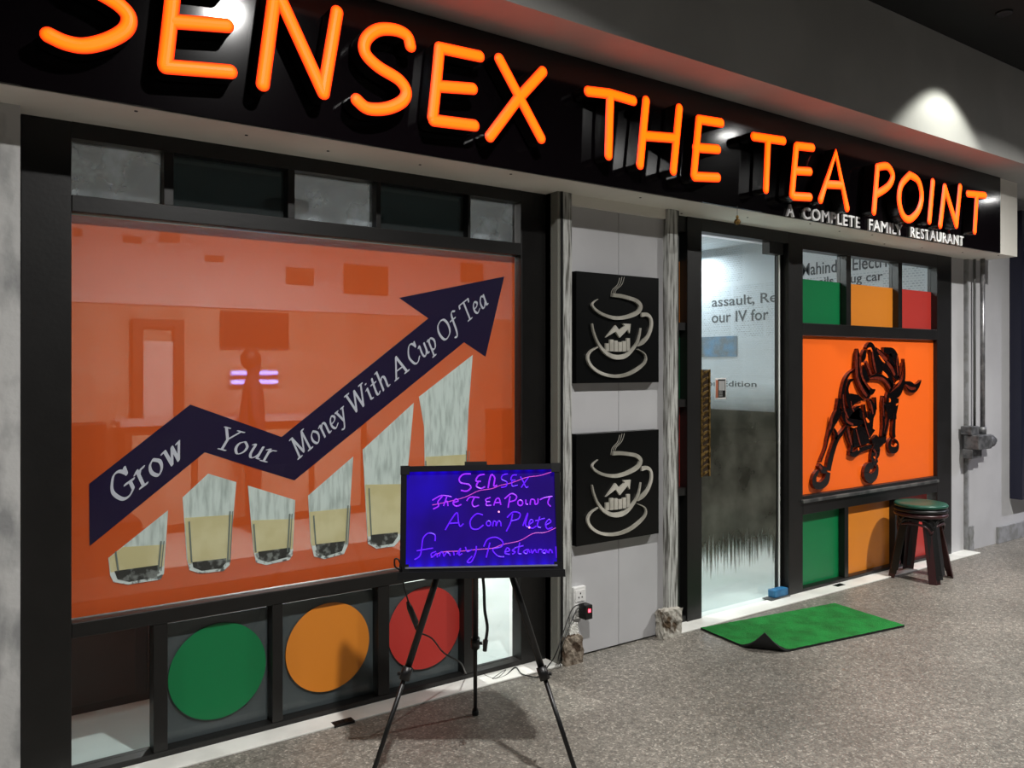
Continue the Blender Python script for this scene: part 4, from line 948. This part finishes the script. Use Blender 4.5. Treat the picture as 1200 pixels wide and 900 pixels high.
# ================================================================== INSIDE THE SHOP
cn = thing('service_counter', (2.4, 4.4, 0), 'wooden service counter at the back of the shop', 'counter')
MB().box(1.3, 3.6, 4.45, 4.85, 0, .98).build('body', WOOD, cn)
MB().box(1.25, 3.65, 4.4, 4.9, .98, 1.03, bev=.005).build('worktop', GREYW, cn)
for k in range(4): MB().box(1.35+k*.56, 1.85+k*.56, 4.435, 4.45, .08, .9, bev=.004).build('front_panel', INW, cn)
tvx0, tvx1 = X(258, 8.3), X(337, 8.3)
tv = thing('wall_screen', ((tvx0+tvx1)/2, 4.9, 1.8), 'dark flat screen hung on the back wall inside', 'screen')
MB().box(tvx0, tvx1, 4.93, 4.97, Zp(300, 407, 8.3), Zp(300, 366, 8.3), bev=.005).build('bezel', BLK2, tv)
MB().box(tvx0+.02, tvx1-.02, 4.925, 4.93, Zp(300, 407, 8.3)+.02, Zp(300, 366, 8.3)-.02).build('display', SCRN, tv)
for (y_, l) in ((437, 'upper blue tube light glowing behind the counter'), (448, 'lower blue tube light glowing behind the counter')):
    a = P(272, y_, 8.25); b_ = P(325, y_, 8.25); o = thing('tube_light', a, l, 'lamp')
    MB().tube([a, (b_[0], a[1], a[2])], .015, 10).build('tube', BLUET, o); MB().box(a[0]-.02, b_[0]+.02, a[1]+.022, 4.99, a[2]-.03, a[2]+.03).build('holder', LAMPB, o)
dx0, dx1 = X(155, 8.3), X(215, 8.3)
dr = thing('door_3', ((dx0+dx1)/2, 4.95, 0), 'inner doorway at the back of the shop', kind='structure')
for a, b_ in ((dx0, dx0+.09), (dx1-.09, dx1)): MB().box(a, b_, 4.93, 5.0, 0, Zp(180, 383, 8.3)).build('jamb', WOOD, dr)
MB().box(dx0, dx1, 4.93, 5.0, Zp(180, 383, 8.3), Zp(180, 374, 8.3)).build('head', WOOD, dr)
MB().box(dx0+.09, dx1-.09, 4.97, 5.0, 0, Zp(180, 400, 8.3)).build('bright_opening_panel', WHT, dr)  # white panel colour stands in for the bright light in the opening
# bench seats
for (x0, x1, y0, y1, l) in ((4.9, 6.7, 3.6, 4.2, 'dark padded bench along the shop\'s back right corner'), (.5, 1.1, 2.6, 4.2, 'dark padded bench inside left of the shop')):
    o = thing('bench_seat', ((x0+x1)/2, (y0+y1)/2, 0), l, 'bench')
    MB().box(x0, x1, y0, y1, 0, .38).build('base', DWOOD, o); MB().box(x0, x1, y0, y1, .38, .47, bev=.02).build('cushion', BLK2, o)
    MB().box(x0, x1, y1-.12, y1, .47, 1.05, bev=.02).build('backrest', BLK2, o)
o = thing('low_cabinet', (1.0, .75, 0), 'dark brown low cabinet inside behind the big window', 'cabinet')
MB().box(-.6, 2.05, .62, 1.0, 0, .46).build('body', mat('cabinet_brown', '2a1a16', .5), o)
MB().box(-.62, 2.07, .60, 1.02, .46, .49, bev=.004).build('top', DWOOD, o)
for k in range(4): MB().box(-.55+k*.65, .05+k*.65, .605, .62, .04, .44, bev=.004).build('door', mat('cabinet_door', '33201a', .5) if 'cabinet_door' not in MATS else MATS['cabinet_door'], o)
# person inside, seen dimly through the poster
def person(x, y, h, rot, label):
    k = h/1.7
    r = bpy.data.objects.new('person', None); COL.objects.link(r); r.location = (x, y, 0); r.rotation_euler = (0, 0, rot); r['_o'] = (0, 0, 0)
    tag(r, label, 'person')
    V = [(0, 0, .92, .13), (0, 0, 1.12, .125), (0, 0, 1.32, .15), (0, 0, 1.43, .075), (0, -.01, 1.50, .055), (0, -.015, 1.58, .085), (0, -.01, 1.66, .075)]
    E = [(0, 1), (1, 2), (2, 3), (3, 4), (4, 5), (5, 6)]
    def chain(start, pts):
        prev = start
        for p in pts: V.append(p); E.append((prev, len(V)-1)); prev = len(V)-1
    for s in (-1, 1):
        chain(2, [(s*.17, 0, 1.38, .06), (s*.22, .0, 1.10, .045), (s*.20, -.10, .88, .035), (s*.18, -.16, .83, .03)])
        chain(0, [(s*.10, 0, .86, .10), (s*.11, -.01, .48, .065), (s*.11, .01, .09, .045), (s*.12, -.13, .04, .04)])
    me = bpy.data.meshes.new('body'); me.from_pydata([(a*k, b*k, c*k) for a, b, c, d in V], E, []); o = bpy.data.objects.new('body', me); COL.objects.link(o); o.parent = r
    sk = o.modifiers.new('skin', 'SKIN'); sk.use_smooth_shade = True
    for i, v in enumerate(V): me.skin_vertices[0].data[i].radius = (v[3]*k, v[3]*k)
    me.skin_vertices[0].data[0].use_root = True
    su = o.modifiers.new('sub', 'SUBSURF'); su.levels = su.render_levels = 2; me.materials.append(SHIRT)
    MB().lathe([(.06*k, 1.55*k), (.097*k, 1.60*k), (.092*k, 1.68*k), (.05*k, 1.735*k), (.01, 1.745*k)], (0, .012, 0), 20).build('hair', HAIR, r, True)
    for s in (-1, 1): pass
person(2.32, 4.15, 1.64, math.radians(80), 'person in dark clothes standing before the counter, dim behind the orange poster')
for (x, y, l) in ((6.62, 2.85, 'round lamp on the shop ceiling by the newsprint wall'), (2.2, 2.9, 'round lamp on the shop ceiling behind the poster'), (4.4, .9, 'round lamp on the shop ceiling just inside the door')):
    o = thing('shop_lamp', (x, y, 2.73), l, 'lamp'); MB().lathe([(.16, 0.0), (.17, .02), (.17, .07)], (x, y, 2.73), 28).build('housing', LAMPB, o, True)

for o in list(COL.objects):
    if '_o' in o: del o['_o']
